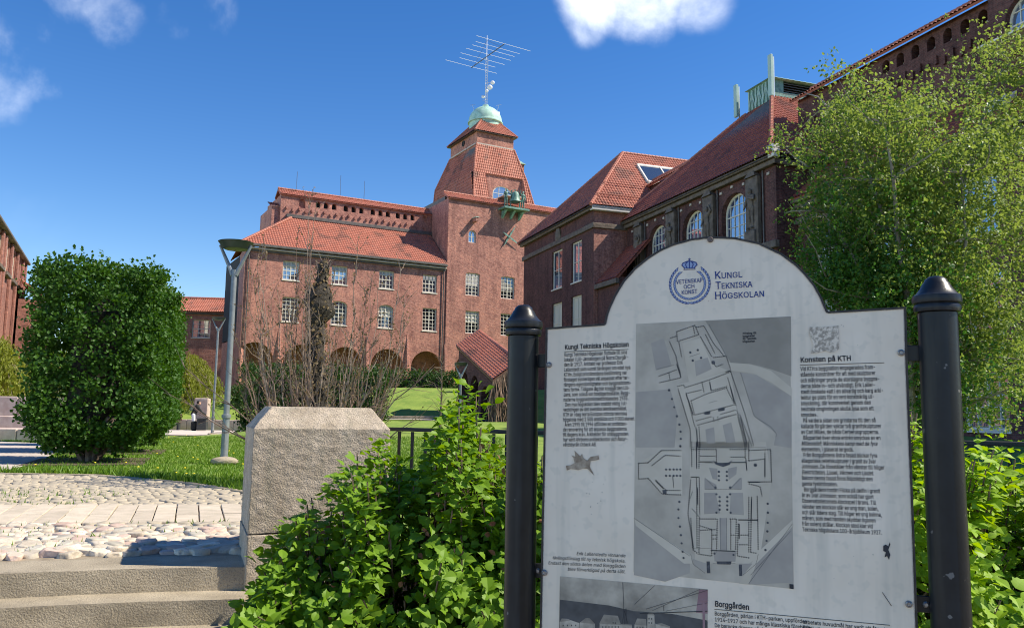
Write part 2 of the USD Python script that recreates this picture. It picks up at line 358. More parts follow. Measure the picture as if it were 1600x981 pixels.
mat('scar_brown', (.16, .11, .07), (.42, .34, .25), scale=45, rough=.8)
mat('scar_grey', (.30, .255, .20), (.66, .565, .45), scale=110, rough=.7, lo=.42, hi=.58)
mat('lamp_grey', (.20, .22, .24), (.27, .29, .31), scale=8, rough=.45, metal=.3)
mat('lamp_dark', (.025, .03, .028), (.05, .055, .05), scale=6, rough=.4)
mat('cloth_black', (.012, .014, .013), (.03, .034, .032), scale=20, rough=.9)
mat('cloth_green', (.05, .075, .055), (.10, .13, .10), scale=20, rough=.9)
mat('cloth_white', (.72, .72, .72), (.6, .6, .62), scale=12, rough=.9)
mat('skin', (.50, .30, .21), rough=.6)
mat('hair_dark', (.02, .014, .01), rough=.6)
mat('shoe', (.03, .03, .03), rough=.6)
mat('bin_dark', (.03, .034, .034), (.05, .055, .055), scale=8, rough=.5)
mat('wood_brown', (.12, .06, .04), (.19, .10, .07), scale=8, rough=.7)


def glassmat(name, tint, refl):
    n = {'g': ('geometry', {}), 'nb': ('noise_texture', {'scale': .8, 'detail': 1.0}), 'b': ('bump', {'strength': .10, 'distance': .03}), 'f': ('fresnel', {'IOR': 1.55}),
         'a': ('math', {'math_type': 'add', 'value2': refl}), 't': ('diffuse_bsdf', {'color': tint}), 's': ('glossy_bsdf', {'roughness': .02, 'color': (.95, .97, 1)}), 'm': ('mix_closure', {})}
    l = [('g.position', 'nb.vector'), ('nb.fac', 'b.height'), ('b.normal', 's.normal'), ('f.fac', 'a.value1'), ('a.value', 'm.fac'), ('t.BSDF', 'm.closure1'), ('s.BSDF', 'm.closure2')]
    LOOK[name] = usdkit.material(stage, '/World/Looks/' + name, n, l, surface='m.closure')


glassmat('glass', (.03, .035, .04), .14)
glassmat('glass_bright', (.10, .12, .15), .34)
glassmat('glass_blue', (.035, .06, .11), .42)


# ------------------------------------------------------------------ building pieces
def opening(s0, s1, z0, z1, arch=0):
    """rectangle, or with an arched head that rises by arch"""
    if not arch: return box(s0, z0, s1, z1)
    c = (s0 + s1) / 2; t = np.linspace(0, np.pi, 17)
    return Polygon([(s0, z0), (s1, z0)] + [(c + (s1 - s0) / 2 * np.cos(a), z1 - arch + arch * np.sin(a)) for a in t])


def window(fr, parent, s0, s1, z0, z1, k=.16, cols=4, rows=4, arch=0, glass='glass', fw_=.09, bw=.035, label=None, blinds=False):
    o = opening(s0, s1, z0, z1, arch); ring = o.difference(o.buffer(-fw_, join_style=2)); bars = []
    for i in range(1, cols):
        x = s0 + (s1 - s0) * i / cols; w = bw * (2.0 if (2 * i == cols) else 1); bars.append(box(x - w / 2, z0, x + w / 2, z1))
    for j in range(1, rows):
        z = z0 + (z1 - z0) * j / rows; w = bw * (2.0 if j == (rows + 1) // 2 and rows > 3 else 1); bars.append(box(s0, z - w / 2, s1, z + w / 2))
    g = unary_union([ring] + [b.intersection(o) for b in bars])
    wdw = obj('window', fr.e(g, k, k + .07), 'window_frame', parent, label=label)
    obj('sill', fr.b(s0 - .05, s1 + .05, -.06, k, z0 - .09, z0 - .003), 'window_frame' if label is None else 'window_frame', wdw)
    v, f = flat(o, 0); obj('pane', fr.m((np.c_[v[:, 0], np.full(len(v), k + (.085 if blinds else .045)), v[:, 1]], f)), glass, wdw)
    h_ = (s0 * 7.31 + z0 * 3.17) % 1.0
    if blinds and h_ < .45 and arch < .6:
        zc = z1 - (z1 - z0) * (.25 + .8 * h_); obj('curtain', fr.b(s0 + fw_, s1 - fw_, k + .072, k + .078, zc, z1 - fw_), 'curtain', wdw)
    return o


def tiles(E0, e, w, L, hi, lo=None, period=.24, course=.36, amp=.035, spc=6, up=None):
    """corrugated tile roof plane: E0 eave start, e along the eave, w up the slope; hi/lo: [(a, b), ...] limits up the slope"""
    e = np.array(e, float); e /= np.linalg.norm(e); w = np.array(w, float); w /= np.linalg.norm(w); nrm = np.cross(e, w)
    if nrm[2] < 0: nrm = -nrm
    na = max(2, int(round(L / period)) * spc + 1); a = np.linspace(0, L, na)
    hb = np.interp(a, *zip(*hi)); lb = np.interp(a, *zip(*lo)) if lo else np.zeros(na)
    nb = int(math.ceil(max(h[1] for h in hi) / course)); rows = []
    for j in range(nb): rows += [(j * course, .04), ((j + 1) * course, .0)]
    b = np.array([r[0] for r in rows]); lift = np.array([r[1] for r in rows])
    ph = a / period * 2 * np.pi; wave = amp * (np.abs(np.sin(ph / 2)) ** .8 * 2 - 1)
    B = np.clip(b[None, :], lb[:, None], np.maximum(hb, lb)[:, None])
    P = np.array(E0)[None, None] + a[:, None, None] * e + B[..., None] * w + (wave[:, None] + lift[None, :])[..., None] * nrm
    nr = len(rows); i, j = np.meshgrid(np.arange(na - 1), np.arange(nr - 1), indexing='ij')
    q = np.stack([i * nr + j, (i + 1) * nr + j, (i + 1) * nr + j + 1, i * nr + j + 1], -1).reshape(-1, 4)
    V = P.reshape(-1, 3); Fs = np.vstack([q[:, [0, 1, 2]], q[:, [0, 2, 3]]])
    BB = np.repeat(B[:, :, None], 1, 2).reshape(-1)
    deg = (np.ptp(BB[Fs], axis=1) < 1e-6) & (np.ptp(np.tile(lift, na)[Fs], axis=1) < 1e-6)
    ar = np.linalg.norm(np.cross(V[Fs[:, 1]] - V[Fs[:, 0]], V[Fs[:, 2]] - V[Fs[:, 0]]), axis=1)
    Fs = Fs[(ar > 1e-7) & ~deg]
    if np.cross(e, w)[2] < 0: Fs = Fs[:, ::-1]
    # thin underside so that the roof has depth
    return V, Fs


def roofquad(A, B, C, D, **k):
    """tile plane with eave A->B and upper edge D->C (C above B)"""
    A, B, C, D = (np.array(p, float) for p in (A, B, C, D)); e = B - A; L = np.linalg.norm(e); e /= L
    nrm = np.cross(B - A, D - A) if np.linalg.norm(np.cross(B - A, D - A)) > 1e-6 else np.cross(B - A, C - A)
    nrm /= np.linalg.norm(nrm); w = np.cross(nrm, e)
    pts = sorted([(float((p - A) @ e), float((p - A) @ w)) for p in (C, D)])
    (x0, y0), (x1, y1) = pts; hi = [(min(0, x0) - 1e-3, 0 if x0 > 0.01 else y0), (x0, y0), (max(x1, x0 + 1e-3), y1), (max(L, x1) + 2e-3, 0 if x1 < L - .01 else y1)]
    return tiles(A, e, w, L, hi, **k)


def slab(A, B, C, D, t=.12):
    """solid under a tile plane"""
    P = np.array([A, B, C, D], float); n = np.cross(P[1] - P[0], P[3] - P[0]) if np.linalg.norm(P[3] - P[2]) > 1e-6 else np.cross(P[1] - P[0], P[2] - P[0])
    n /= np.linalg.norm(n); n = n if n[2] > 0 else -n
    return hull(np.vstack([P - n * .014, P - n * (.014 + t)]))


def ridge(A, B, r=.13, step=.33, n=7):
    """row of overlapping ridge tiles"""
    A, B = np.array(A, float), np.array(B, float); L = np.linalg.norm(B - A); k = max(2, int(L / step)); out = []
    for i in range(k):
        p, q = A + (B - A) * i / k, A + (B - A) * (i + 1.08) / k; out.append(tube([p, q], [r * 1.12, r * .92], n))
    return cat_(out)


def roof(parent, planes, ridges=(), mat_='roof_tile'):
    r = obj('roof', cat_([slab(*p) for p in planes]), 'roof_tile_dark', parent) if planes else thing('roof', parent=parent)
    for p in planes: obj('roof_tiles', roofquad(*p), mat_, r, smooth=40, kind='stuff')
    for a, b in ridges: obj('ridge_tiles', ridge(a, b), mat_, r, smooth=40)
    return r


# ================================================================== TERRAIN
CEN0 = np.array([-23.70, 71.42]); cen = Frame(CEN0, DC)


def smooth(x, a, b):
    t = np.clip((x - a) / (b - a), 0, 1); return t * t * (3 - 2 * t)


def ground_z(x, y):
    """lawn falls a little towards the person, rises to the right, then a grass bank up to the arcade"""
    z = -.36 * smooth(y, 17, 40) + .90 * smooth(x, -15.5, -7) * smooth(y, 19, 41)
    foot = np.interp(x, [-16, -10], [50.0, 44.6])
    return z + (2.25 - .30 * smooth(x, -15.5, -7)) * smooth(y, foot, foot + 9.5)


xs = np.unique(np.r_[np.linspace(-400, -60, 18), np.linspace(-60, 40, 101), np.linspace(40, 400, 19)])
ys = np.unique(np.r_[np.linspace(6.3, 20, 28), np.linspace(20, 110, 91), np.linspace(110, 600, 20)])
X, Y = np.meshgrid(xs, ys, indexing='ij'); Z = ground_z(X, Y) - .012
i, j = np.meshgrid(np.arange(len(xs) - 1), np.arange(len(ys) - 1), indexing='ij'); n_ = len(ys)
q = np.stack([i * n_ + j, (i + 1) * n_ + j, (i + 1) * n_ + j + 1, i * n_ + j + 1], -1).reshape(-1, 4)
obj('lawn_ground', (np.stack([X, Y, Z], -1).reshape(-1, 3), np.vstack([q[:, [0, 1, 2]], q[:, [0, 2, 3]]])), 'grass_base', smooth=True, kind='structure')
obj('pavement', bx(-400, 400, -400, 6.3, -1.2, -.46), 'asphalt', kind='structure')
obj('planting_bed', hull([(-1.0, 3.6, -.45), (4.6, 2.2, -.45), (4.6, 4.9, -.3), (-.9, 5.9, -.3), (-1.0, 3.6, -.6), (4.6, 2.2, -.6), (4.6, 4.9, -.6), (-.9, 5.9, -.6)]), 'soil', kind='structure')
obj('terrace_edge', hull([p for a in ((-1.0, 6.1), (6, 4.2)) for p in ((a[0], a[1], -.5), (a[0], a[1], -.02), (a[0] + .1, a[1] + 2.6, -.5), (a[0] + .1, a[1] + 2.6, -.02))]), 'soil', kind='structure')


def sheet(pts, z=None, lift=.004):
    p = Polygon(pts); v, f = flat(p, 0)
    m = trimesh.Trimesh(v, f, process=False); m = m.subdivide_to_size(1.5) if z is None else m
    v, f = tm(m)
    v[:, 2] = (ground_z(v[:, 0], v[:, 1]) + lift) if z is None else z
    return v, f


obj('foot_slabs', sheet([(-8, 2.6), (-.4, 5.3), (-.4, 6.0), (-8, 6.0)], z=-.452), 'slab_stone', kind='structure')
# gravel walk on the left and the cross walk where the person stands
gz = [at_z(-60, 742, 0)[:2], at_z(20, 733, 0)[:2], at_z(60, 722, 0)[:2], at_z(92, 705, 0)[:2], at_z(125, 692, 0)[:2], (-16.5, 26.5), (-24, 38), (-40, 38), (-40, 12)]
obj('gravel_walk', sheet(gz, lift=.006), 'gravel', kind='structure')
obj('cross_walk', sheet([(-26, 40.0), (-14.6, 40.0), (-11.5, 40.6), (-8, 41.2), (-1, 41.6), (-1, 43.4), (-8, 43.2), (-12, 43.6), (-15, 48.6), (-26, 49.0)], lift=.03), 'path_light', kind='structure')
kb = [(a, b, float(ground_z(np.array(a), np.array(b)))) for a, b in ((-10.5, 43.5), (-8, 43.3), (-5, 43.4), (-1, 43.5))]
wk = thing('walk_kerb', kind='structure')
for (a, b, c), (d, e, f) in zip(kb, kb[1:]): obj('kerb_stone', hull([(a, b, c - .1), (a, b + .22, c - .1), (a, b, c + .2), (a, b + .22, c + .2), (d - .02, e, f - .1), (d - .02, e + .22, f - .1), (d - .02, e, f + .2), (d - .02, e + .22, f + .2)]), 'granite_rough', wk)

# ------------------------------------------------------------------ cobbles, pavers, steps
rng = np.random.default_rng(5)
FRONT = np.array([(-7.2, 3.75), (-6.0, 4.36), (-4.5, 5.0), (-3.9, 5.24), (-3.28, 5.46), (-2.84, 5.60), (-2.4, 5.72), (-1.78, 5.84)])


def off(P, d):
    t = np.gradient(P, axis=0); t /= np.linalg.norm(t, axis=1, keepdims=True); return P + np.c_[-t[:, 1], t[:, 0]] * d


st = thing('granite_steps', 'shallow curved granite steps with rough risers leading up to the cobbles', 'steps')
for n, (a, b, z0, z1) in enumerate([(0, .46, -.155, 0), (-.285, .0, -.31, -.155), (-.57, -.285, -.465, -.31)]):
    fa, ba = off(FRONT, a), off(FRONT, b + (.0 if n == 0 else .12)); g = Polygon(np.vstack([fa, ba[::-1]]))
    v, f = extr(g, z0 - .02, z1); m = trimesh.Trimesh(v, f); m = m.subdivide_to_size(.09, max_iter=12); v, f = tm(m)
    nz = np.stack([meshkit.fbm(v * 9 + 7 * q_, 3, q_) - .5 for q_ in range(3)], 1); v = v + nz * [.012, .012, .006]
    obj('step', (v, f), 'granite_step', st, smooth=35)

pav = thing('cobble_paving', kind='structure')
obj('sand_bed', sheet([(-9.5, 5.6), (-6, 4.75), (-3.3, 5.85), (-2.4, 6.1), (-1.7, 6.2), (-1.7, 8), (-2.6, 10.0), (-3.4, 10.66), (-4.43, 11.66), (-6.3, 12.74), (-9, 12.76), (-13, 12.5)], z=-.004), 'joint_sand', pav)


def stone_mesh(c, r, seed, sub=1):
    m = trimesh.creation.icosphere(sub, 1.0); v, f = tm(m)
    d = meshkit.noise(v * 1.5 + seed * 3.7, seed) - .5; e = meshkit.noise(v * 3.1 + seed * 1.3, seed + 5) - .5
    v = np.sign(v) * np.abs(v) ** .78 * (1 + .62 * d[:, None] + .22 * e[:, None]); v[:, 2] = np.minimum(v[:, 2], .62 + .35 * v[:, 0] * d.std() * 3); a = seed * 1.7; R = np.array([[math.cos(a), -math.sin(a), 0], [math.sin(a), math.cos(a), 0], [0, 0, 1]])
    return (v * r) @ R.T + c, f


PLAN_BACK = off(FRONT, .50)


def front_y(x): return np.interp(x, PLAN_BACK[:, 0], PLAN_BACK[:, 1])


def far_edge(x): return np.interp(x, [-13, -7.8, -6.3, -4.43, -3.4, -2.5, -1.5], [12.5, 12.7, 12.7, 11.6, 10.6, 9.6, 9.0])


def strip_lo(x): return np.interp(x, [-8, -4.55, -2.5, -1], [6.9, 7.55, 7.92, 8.1])


def strip_hi(x): return np.interp(x, [-8, -5.4, -2.9, -1], [8.55, 8.86, 9.19, 9.3])


near, farst = [], []
sp = .125
for iy in range(80):
    for ix in range(110):
        x = -11.5 + ix * sp + (iy % 2) * sp / 2 + rng.normal(0, .014); y = 4.9 + iy * sp * .87 + rng.normal(0, .014)
        if x > -1.72 or y < front_y(x) + .05: continue
        if abs(x) / y > .92: continue
        s = rng.uniform(.82, 1.18)
        if y < strip_lo(x) - .06: near.append((x, y, s))
        elif y > strip_hi(x) + .06 and y < far_edge(x) - .05: farst.append((x, y, s))
near.sort(key=lambda t: (abs(t[0]) / t[1] > .68, t[1])); out = []
for n, (x, y, s) in enumerate(near + farst):
    r = np.array([.072 * s * rng.uniform(.8, 1.3), .064 * s * rng.uniform(.85, 1.1), .056 * s * rng.uniform(.7, 1.2)])
    big = n < len(near); c = (x, y, .004 + rng.normal(0, .005) if big else -.004)
    if n < 300: obj('cobble', stone_mesh(c, r, n, 2 if n < 120 else 1), ['cobble', 'cobble', 'cobble_pink', 'cobble', 'cobble_grey'][rng.integers(5)], pav, smooth=True)
    else: out.append(stone_mesh(c, r * [.97, .97, .85 if big else .72], n))
obj('cobbles', cat_(out), 'cobble_field', pav, smooth=True, kind='stuff')
ps = thing('paver_strip', kind='structure')
x = -8.6
while x < -1.4:
    w_ = .205 + rng.normal(0, .012)
    lean = -.387
    P = []
    for yy, xo in ((0, 0), (0, w_ - .012), (1, w_ - .012), (1, 0)):
        xx_ = x + xo; a, b = strip_lo(xx_), strip_hi(xx_); P.append((xx_ + lean * (b - a) * yy * 1.0, a if yy == 0 else b))
    # two slabs across the strip, joint staggered
    t_ = rng.uniform(.35, .65); lo_, hi_ = P[:2], P[2:]
    L0, R0, R1, L1 = map(np.array, P)
    for f0, f1 in ((0, t_ - .005), (t_ + .005, 1)):
        qd = np.array([L0 + (L1 - L0) * f0, R0 + (R1 - R0) * f0, R0 + (R1 - R0) * f1, L0 + (L1 - L0) * f1]); c = qd.mean(0); zt = .022 + rng.normal(0, .003)
        top = np.c_[c + (qd - c) * [.97, .985], np.full(4, zt)]; mid = np.c_[qd, np.full(4, zt - .008)]; bot = np.c_[qd, np.full(4, -.03)]
        obj('paver', hull(np.vstack([top, mid, bot])), 'slab_stone', ps)
    x += w_
# kerb of dark stones where the lawn begins
kerb = thing('lawn_kerb', kind='structure'); kx = -13.0
while kx < -1.8:
    w_ = rng.uniform(.5, .9); x1 = kx + w_ - .02; a, b = far_edge(kx), far_edge(x1)
    obj('kerb_stone', hull([(kx, a, -.1), (x1, b, -.1), (x1 + .02, b + .12, -.1), (kx + .02, a + .12, -.1), (kx, a, .028), (x1, b, .028), (x1 + .02, b + .12, .03), (kx + .02, a + .12, .03)]), 'granite_step', kerb); kx += w_

# weeds in the joints
wx = rng.uniform(-8, -1.9, 4000); wy = rng.uniform(5.9, 12.6, 4000); kp = (wy > front_y(wx) + .08) & (wy < far_edge(wx) - .05) & ((wy < strip_lo(wx)) | (wy > strip_hi(wx))) & (meshkit.noise(np.c_[wx * .8, wy * .8, wx * 0], 3) > .60) & (np.abs(wx) / wy < .68)
WEED = np.c_[wx[kp], wy[kp], np.zeros(kp.sum())]
# grass blades, dandelions
def blades(pts, h, seed):
    r = np.random.default_rng(seed); n = len(pts); an = r.uniform(0, 2 * np.pi, n); wd = .006 * (1 + h / .06); b = np.c_[np.cos(an), np.sin(an), np.zeros(n)]
    hh = h * r.uniform(.5, 1.4, n); tip = pts + np.c_[r.normal(0, .35, n) * hh, r.normal(0, .35, n) * hh, hh]
    V = np.stack([pts - b * wd, pts + b * wd, tip], 1).reshape(-1, 3); return V, np.arange(3 * n).reshape(-1, 3)


N = 120000; gx = rng.uniform(-17, -.2, N); gy = 9 + 19 * rng.uniform(0, 1, N) ** 1.6
ok = (gy > far_edge(gx) + .1) & (np.abs(gx) / gy < .88)
def inside(poly, x, y):
    poly = np.array(poly); c = np.zeros(len(x), bool); j = len(poly) - 1
    for i in range(len(poly)):
        (xi, yi), (xj, yj) = poly[i], poly[j]
        c ^= ((yi > y) != (yj > y)) & (x < (xj - xi) * (y - yi) / (yj - yi + 1e-12) + xi); j = i
    return c
ok &= ~inside(gz, gx, gy); gx, gy = gx[ok], gy[ok]
obj('grass', blades(np.c_[gx, gy, ground_z(gx, gy) - .015], .055, 3), 'grass_blade', label='fresh green spring grass on the lawn behind the cobbles', cat='grass', kind='stuff')
obj('joint_weeds', blades(WEED, .05, 9), 'grass_blade', label='thin weeds growing in the sandy joints between the cobbles', cat='weeds', kind='stuff')
ex = rng.uniform(-11, -2.2, 2600); ey = far_edge(ex) + rng.uniform(.08, .5, 2600)
obj('grass_tufts', blades(np.c_[ex, ey, np.zeros(2600) - .01], .12, 4), 'grass_blade', label='taller ragged grass tufts growing over the kerb of the lawn', cat='grass', kind='stuff')
dd = []
for _ in range(110):
    x, y = rng.uniform(-11, -2.4), rng.uniform(11, 32); x = x * y / 15
    if y < far_edge(x) + .15 or inside(gz, np.array([x]), np.array([y]))[0]: continue
    dd.append(tm(trimesh.creation.icosphere(0, .022))); dd[-1] = (dd[-1][0] * [1, 1, .5] + [x, y, ground_z(x, y) + .05], dd[-1][1])
obj('dandelions', cat_(dd), 'dandelion', label='yellow dandelion heads dotted over the lawn', cat='flowers', kind='stuff')


# ================================================================== GRANITE PILLAR AND RAILING
def rough(m, size, amp, fr=12, seed=0):
    t = trimesh.Trimesh(*m, process=True).subdivide_to_size(size, max_iter=14); v, f = tm(t)
    nz = np.stack([meshkit.fbm(v * fr + 11 * k, 4, seed + k) - .5 for k in range(3)], 1); return v + nz * amp, f


th = math.radians(21.3); bd = np.array([math.cos(th), math.sin(th)]); bn = np.array([-math.sin(th), math.cos(th)]); B0 = np.array([-1.80, 5.80])
BW, BD = .975, .80


def bp(a, b, z): return (*(B0 + bd * a + bn * b), z)


blk = thing('granite_pillar', 'square rough granite pillar with chamfered top beside the steps', 'pillar')
top = [bp(a, b, z) for a in (0, BW) for b in (0, BD) for z in (.225, .945)] + [bp(a, b, 1.10) for a in (.125, BW - .125) for b in (.125, BD - .125)]
obj('upper_block', rough(hull(top), .016, .011, 26), 'granite_rough', blk, smooth=True)
obj('lower_block', rough(hull([bp(a, b, z) for a in (-.006, BW + .006) for b in (-.006, BD + .006) for z in (-.6, .215)]), .02, .011, 26, 4), 'granite_rough', blk, smooth=True)

rail = thing('iron_railing', 'low black iron railing with flat bars beside the granite pillar', 'railing')
ra, rb_ = np.array([-.98, 6.35]), np.array([4.3, 4.75]); rl = np.linalg.norm(rb_ - ra); rf = Frame(ra, rb_ - ra)
obj('top_rail', rf.m(cbox(0, rl, -.02, .02, .93, .958, .004)), 'rail_paint', rail)
obj('bottom_rail', rf.m(bx(0, rl, -.012, .012, .10, .125)), 'rail_paint', rail)
k = .035
while k < rl:
    obj('bar', rf.m(bx(k - .011, k + .011, -.006, .006, .127, .928) if (k * 10 // 1) % 10 else bx(k - .018, k + .018, -.012, .012, -.1, .928)), 'rail_paint', rail); k += .108



# ================================================================== MAIN BUILDING (wing + tower)
def wallpart(fr, parent, s0, s1, z0, z1, holes, mat_='brick_red', k=0, t=.4, name='wall'):
    g = box(s0, z0, s1, z1)
    if holes: g = g.difference(unary_union(holes))
    return obj(name, fr.e(g, k, k + t), mat_, parent)


mb = thing('main_building', 'red brick main building with long tiled roof, arcade and square clock tower', 'building', cen.P)
mb.GetAttribute('xformOp:translate').Set(Gf.Vec3d(0, 0, 0))
holes = []; wins = []
for c, a in ((4.12, 0), (8.62, 0), (13.26, 0), (17.77, 0)): wins.append((c - .76, c + .76, 12.5, 14.25, 4, 4, 0, 'glass_bright'))
for c, a in ((4.22, 0), (8.72, .42), (13.30, .42), (17.85, 0)): wins.append((c - .76, c + .76, 8.72, 10.95, 4, 6, a, 'glass_bright' if c < 16 else 'glass'))
ar = []
for c in (1.3, 5.4, 9.5, 13.6, 17.65): ar.append(opening(c - 1.62, c + 1.62, 1.5, 6.72, 1.62))
for w_ in wins: holes.append(opening(w_[0], w_[1], w_[2], w_[3], w_[6]))
wl = wallpart(cen, mb, 0, 19.55, 1.0, 15.2, holes + ar)
for s0, s1, z0, z1, c, r, a, g in wins: window(cen, wl, s0, s1, z0, z1, cols=c, rows=r, arch=a, glass=g, blinds=True)
tw = [(21.63, 23.23, 12.56, 14.9, 4, 6, .14, 'glass_bright'), (25.70, 27.32, 12.56, 14.9, 4, 6, .14, 'glass'), (29.8, 31.4, 12.56, 14.9, 4, 6, .14, 'glass'),
      (21.70, 23.28, 8.72, 11.0, 4, 6, 0, 'glass'), (25.74, 27.37, 8.72, 11.0, 4, 6, 0, 'glass'), (29.85, 31.45, 8.72, 11.0, 4, 6, 0, 'glass'), (21.85, 22.72, 18.0, 19.3, 2, 2, .42, 'glass_bright')]
tar = [opening(c - 1.62, c + 1.62, 1.5, 6.72, 1.62) for c in (22.3, 26.5)]
tl = wallpart(cen, mb, 19.55, 34.5, 1.0, 22.4, [opening(a[0], a[1], a[2], a[3], a[6]) for a in tw] + tar, k=-.10, t=.5, name='tower_wall')
for s0, s1, z0, z1, c, r, a, g in tw: window(cen, tl, s0, s1, z0, z1, k=.04, cols=c, rows=r, arch=a, glass=g, blinds=True)
for s in (.35, 19.2): obj('downpipe', cen.m(tube([(s, -.12, 2.2), (s, -.12, 14.9)], .06, 8)), 'lead_grey', mb)
# bodies behind the fronts; the left end wall is not square to the front
obj('end_wall', hull([(*(cen.w(0, 0.0, 0)[:2]), z) for z in (0, 15.2)] + [(*(cen.w(0.5, .41, 0)[:2]), z) for z in (0, 15.2)] + [(*(cen.P[:2] + np.array([-.43, 1]) * 9), z) for z in (0, 15.2)] + [(*(cen.P[:2] + np.array([-.43, 1]) * 9 + np.array([2, 1])), z) for z in (0, 15.2)]), 'brick_red', mb)
obj('upper_body', cen.b(.5, 19.5, .41, 12, 7.4, 15.15), 'interior_dark', mb)
obj('arcade_wall', cen.b(.5, 34.3, 3.2, 12, .5, 7.3), 'brick_red', mb)
for c in (9.5, 13.0, 17.2): window(cen, mb, c - .85, c + .85, 3.1, 5.3, k=3.05, cols=4, rows=4, arch=.8, glass='glass_bright')
obj('tower_body', cen.b(19.57, 34.4, .41, 13, 7.4, 22.3), 'brick_red', mb)
for s in (3.35, 7.45, 11.55, 15.62, 19.6):
    obj('buttress', hull([cen.w(s + a, k, z) for a, k, z in ((-.42, -.02, 1), (.42, -.02, 1), (-.34, -.42, 1), (.34, -.42, 1), (-.10, 0, 8.3), (.10, 0, 8.3), (-.12, -.3, 5.2), (.12, -.3, 5.2))]), 'brick_red', mb)
# cornice under the eave
cor = obj('cornice', cat_([cen.m(cbox(-.3, 19.43, -.34, -.002, 14.98, 15.14, .02))]), 'trim_stone', mb)
obj('gutter', cat_([cen.m(cbox(-.45, 19.42, -.56, -.2, 15.2, 15.42, .03)), cen.b(-.2, 19.4, -.16, -.003, 14.80, 14.96)]), 'lead_grey', mb)
W_ = cen.w; zA = 15.40
A, B, C, D = W_(-.45, -.5, zA), W_(19.44, -.5, zA), W_(19.44, 4.0, 19.15), W_(4.9, 4.0, 19.15)
LB = np.r_[cen.P[:2] + np.array([-.43, 1]) * 9 + np.array([-.5, 0]), zA]
rf1 = roof(mb, [(A, B, C, D)], [(A + [0, 0, .08], D + [0, 0, .08])])
obj('roof_tiles', roofquad(LB, A, D, D + np.array([-1.5, 4, 0])), 'roof_tile', rf1, smooth=40, kind='stuff')
obj('roof_ledge', cen.m(cbox(4.4, 19.5, 3.85, 4.3, 19.16, 19.5, .03)), 'lead_grey', mb)
# attic wall with small openings in threes
ao = []
for g in (7.47, 10.27, 13.1, 15.8):
    for q in range(3): c = g + .81 * q; ao.append(opening(c - .23, c + .23, 20.55, 21.15, .2))
att = obj('attic_wall', cen.e(box(3.85, 18.4, 19.52, 21.45).difference(unary_union(ao + [opening(5.6, 6.2, 20.3, 21.2, .3), opening(18.5, 19.1, 20.4, 21.2, .3)])), 4.2, 4.75), 'brick_red', mb)
for g in ao:
    x0, z0, x1, z1 = g.bounds; obj('vent', cen.b(x0 - .03, x1 + .03, 4.6, 4.7, z0, z1 + .03), 'interior_dark', att)
obj('blind_niche', cat_([cen.b(5.5, 6.3, 4.45, 4.7, 20.2, 21.3), cen.b(18.4, 19.2, 4.45, 4.7, 20.3, 21.3)]), 'brick_red', att)
obj('corbels', cat_([cen.b(c - .07, c + .07, 4.02, 4.21, 20.0 - (i % 2) * .16, 20.26 - (i % 2) * .16) for i, c in enumerate(np.arange(4.4, 19.2, .62))]), 'brick_red', att, kind='stuff')
obj('attic_body', cen.b(3.86, 19.5, 4.76, 10, 15.2, 21.4), 'brick_red', mb)
obj('attic_step', cat_([cen.b(3.1, 3.84, 4.5, 9.5, 15.5, 20.2)]), 'brick_red', mb)
obj('step_tiles', roofquad(W_(2.95, 4.35, 20.2), W_(3.86, 4.35, 20.2), W_(3.86, 6, 20.9), W_(2.95, 6, 20.9)), 'roof_tile_dark', mb, smooth=40)
roof(mb, [(W_(3.7, 4.0, 21.42), W_(19.5, 4.0, 21.42), W_(19.5, 5.0, 22.1), W_(3.7, 5.0, 22.1)), (W_(19.5, 6.2, 21.42), W_(3.7, 6.2, 21.42), W_(3.7, 5.05, 22.1), W_(19.5, 5.05, 22.1))], [(W_(3.7, 5.02, 22.15), W_(19.5, 5.02, 22.15))])
for s, h in ((5.5, 1.9), (9.9, 2.2), (12.4, 2.0)): obj('lightning_rod', tube([W_(s, 5.1, 21.9), W_(s, 5.1, 22.2 + h)], .02, 5), 'lead_grey', mb)
# tower head
roof(mb, [(W_(19.35, -.35, 22.32), W_(34.6, -.35, 22.32), W_(34.6, .9, 23.1), W_(19.35, .9, 23.1))], [(W_(19.4, .92, 23.15), W_(34.5, .92, 23.15))])
obj('tower_deck', cen.b(19.58, 34.4, .9, 13, 22.3, 22.7), 'lead_grey', mb)
zb, zm, zt = 22.7, 26.4, 30.05
th_ = thing('tower_head', parent=mb)
RB = [W_(23.0, 1.3, zb), W_(30.55, 1.3, zb), W_(30.8, 12.3, zb), W_(23.1, 12.3, zb)]
RM = [W_(23.65, 2.6, zm), W_(30.05, 2.6, zm), W_(30.1, 12.0, zm), W_(23.35, 12.1, zm)]
RT = [W_(24.55, 4.0, zt), W_(29.25, 4.0, zt), W_(29.3, 10.9, zt), W_(24.6, 10.9, zt)]
NL, NR = 25.0, 29.6
obj('mansard_tiles', roofquad(RB[0], W_(NL, 1.3, zb), W_(NL, 2.6, zm), RM[0]), 'roof_tile', th_, smooth=40, kind='stuff')
obj('mansard_tiles', roofquad(W_(NR, 1.3, zb), RB[1], RM[1], W_(NR, 2.6, zm)), 'roof_tile', th_, smooth=40, kind='stuff')
for i in range(1, 4): obj('mansard_tiles', roofquad(RB[i], RB[(i + 1) % 4], RM[(i + 1) % 4], RM[i]), 'roof_tile', th_, smooth=40, kind='stuff')
for i in range(4): obj('mansard_tiles', roofquad(RM[i], RM[(i + 1) % 4], RT[(i + 1) % 4], RT[i]), 'roof_tile', th_, smooth=40, kind='stuff')
obj('niche_wall', cen.e(box(NL - .1, zb - .05, NR + .1, zm + .02).difference(opening(26.0, 28.4, 23.6, 25.3, .9)), 2.72, 3.0), 'brick_red', th_)
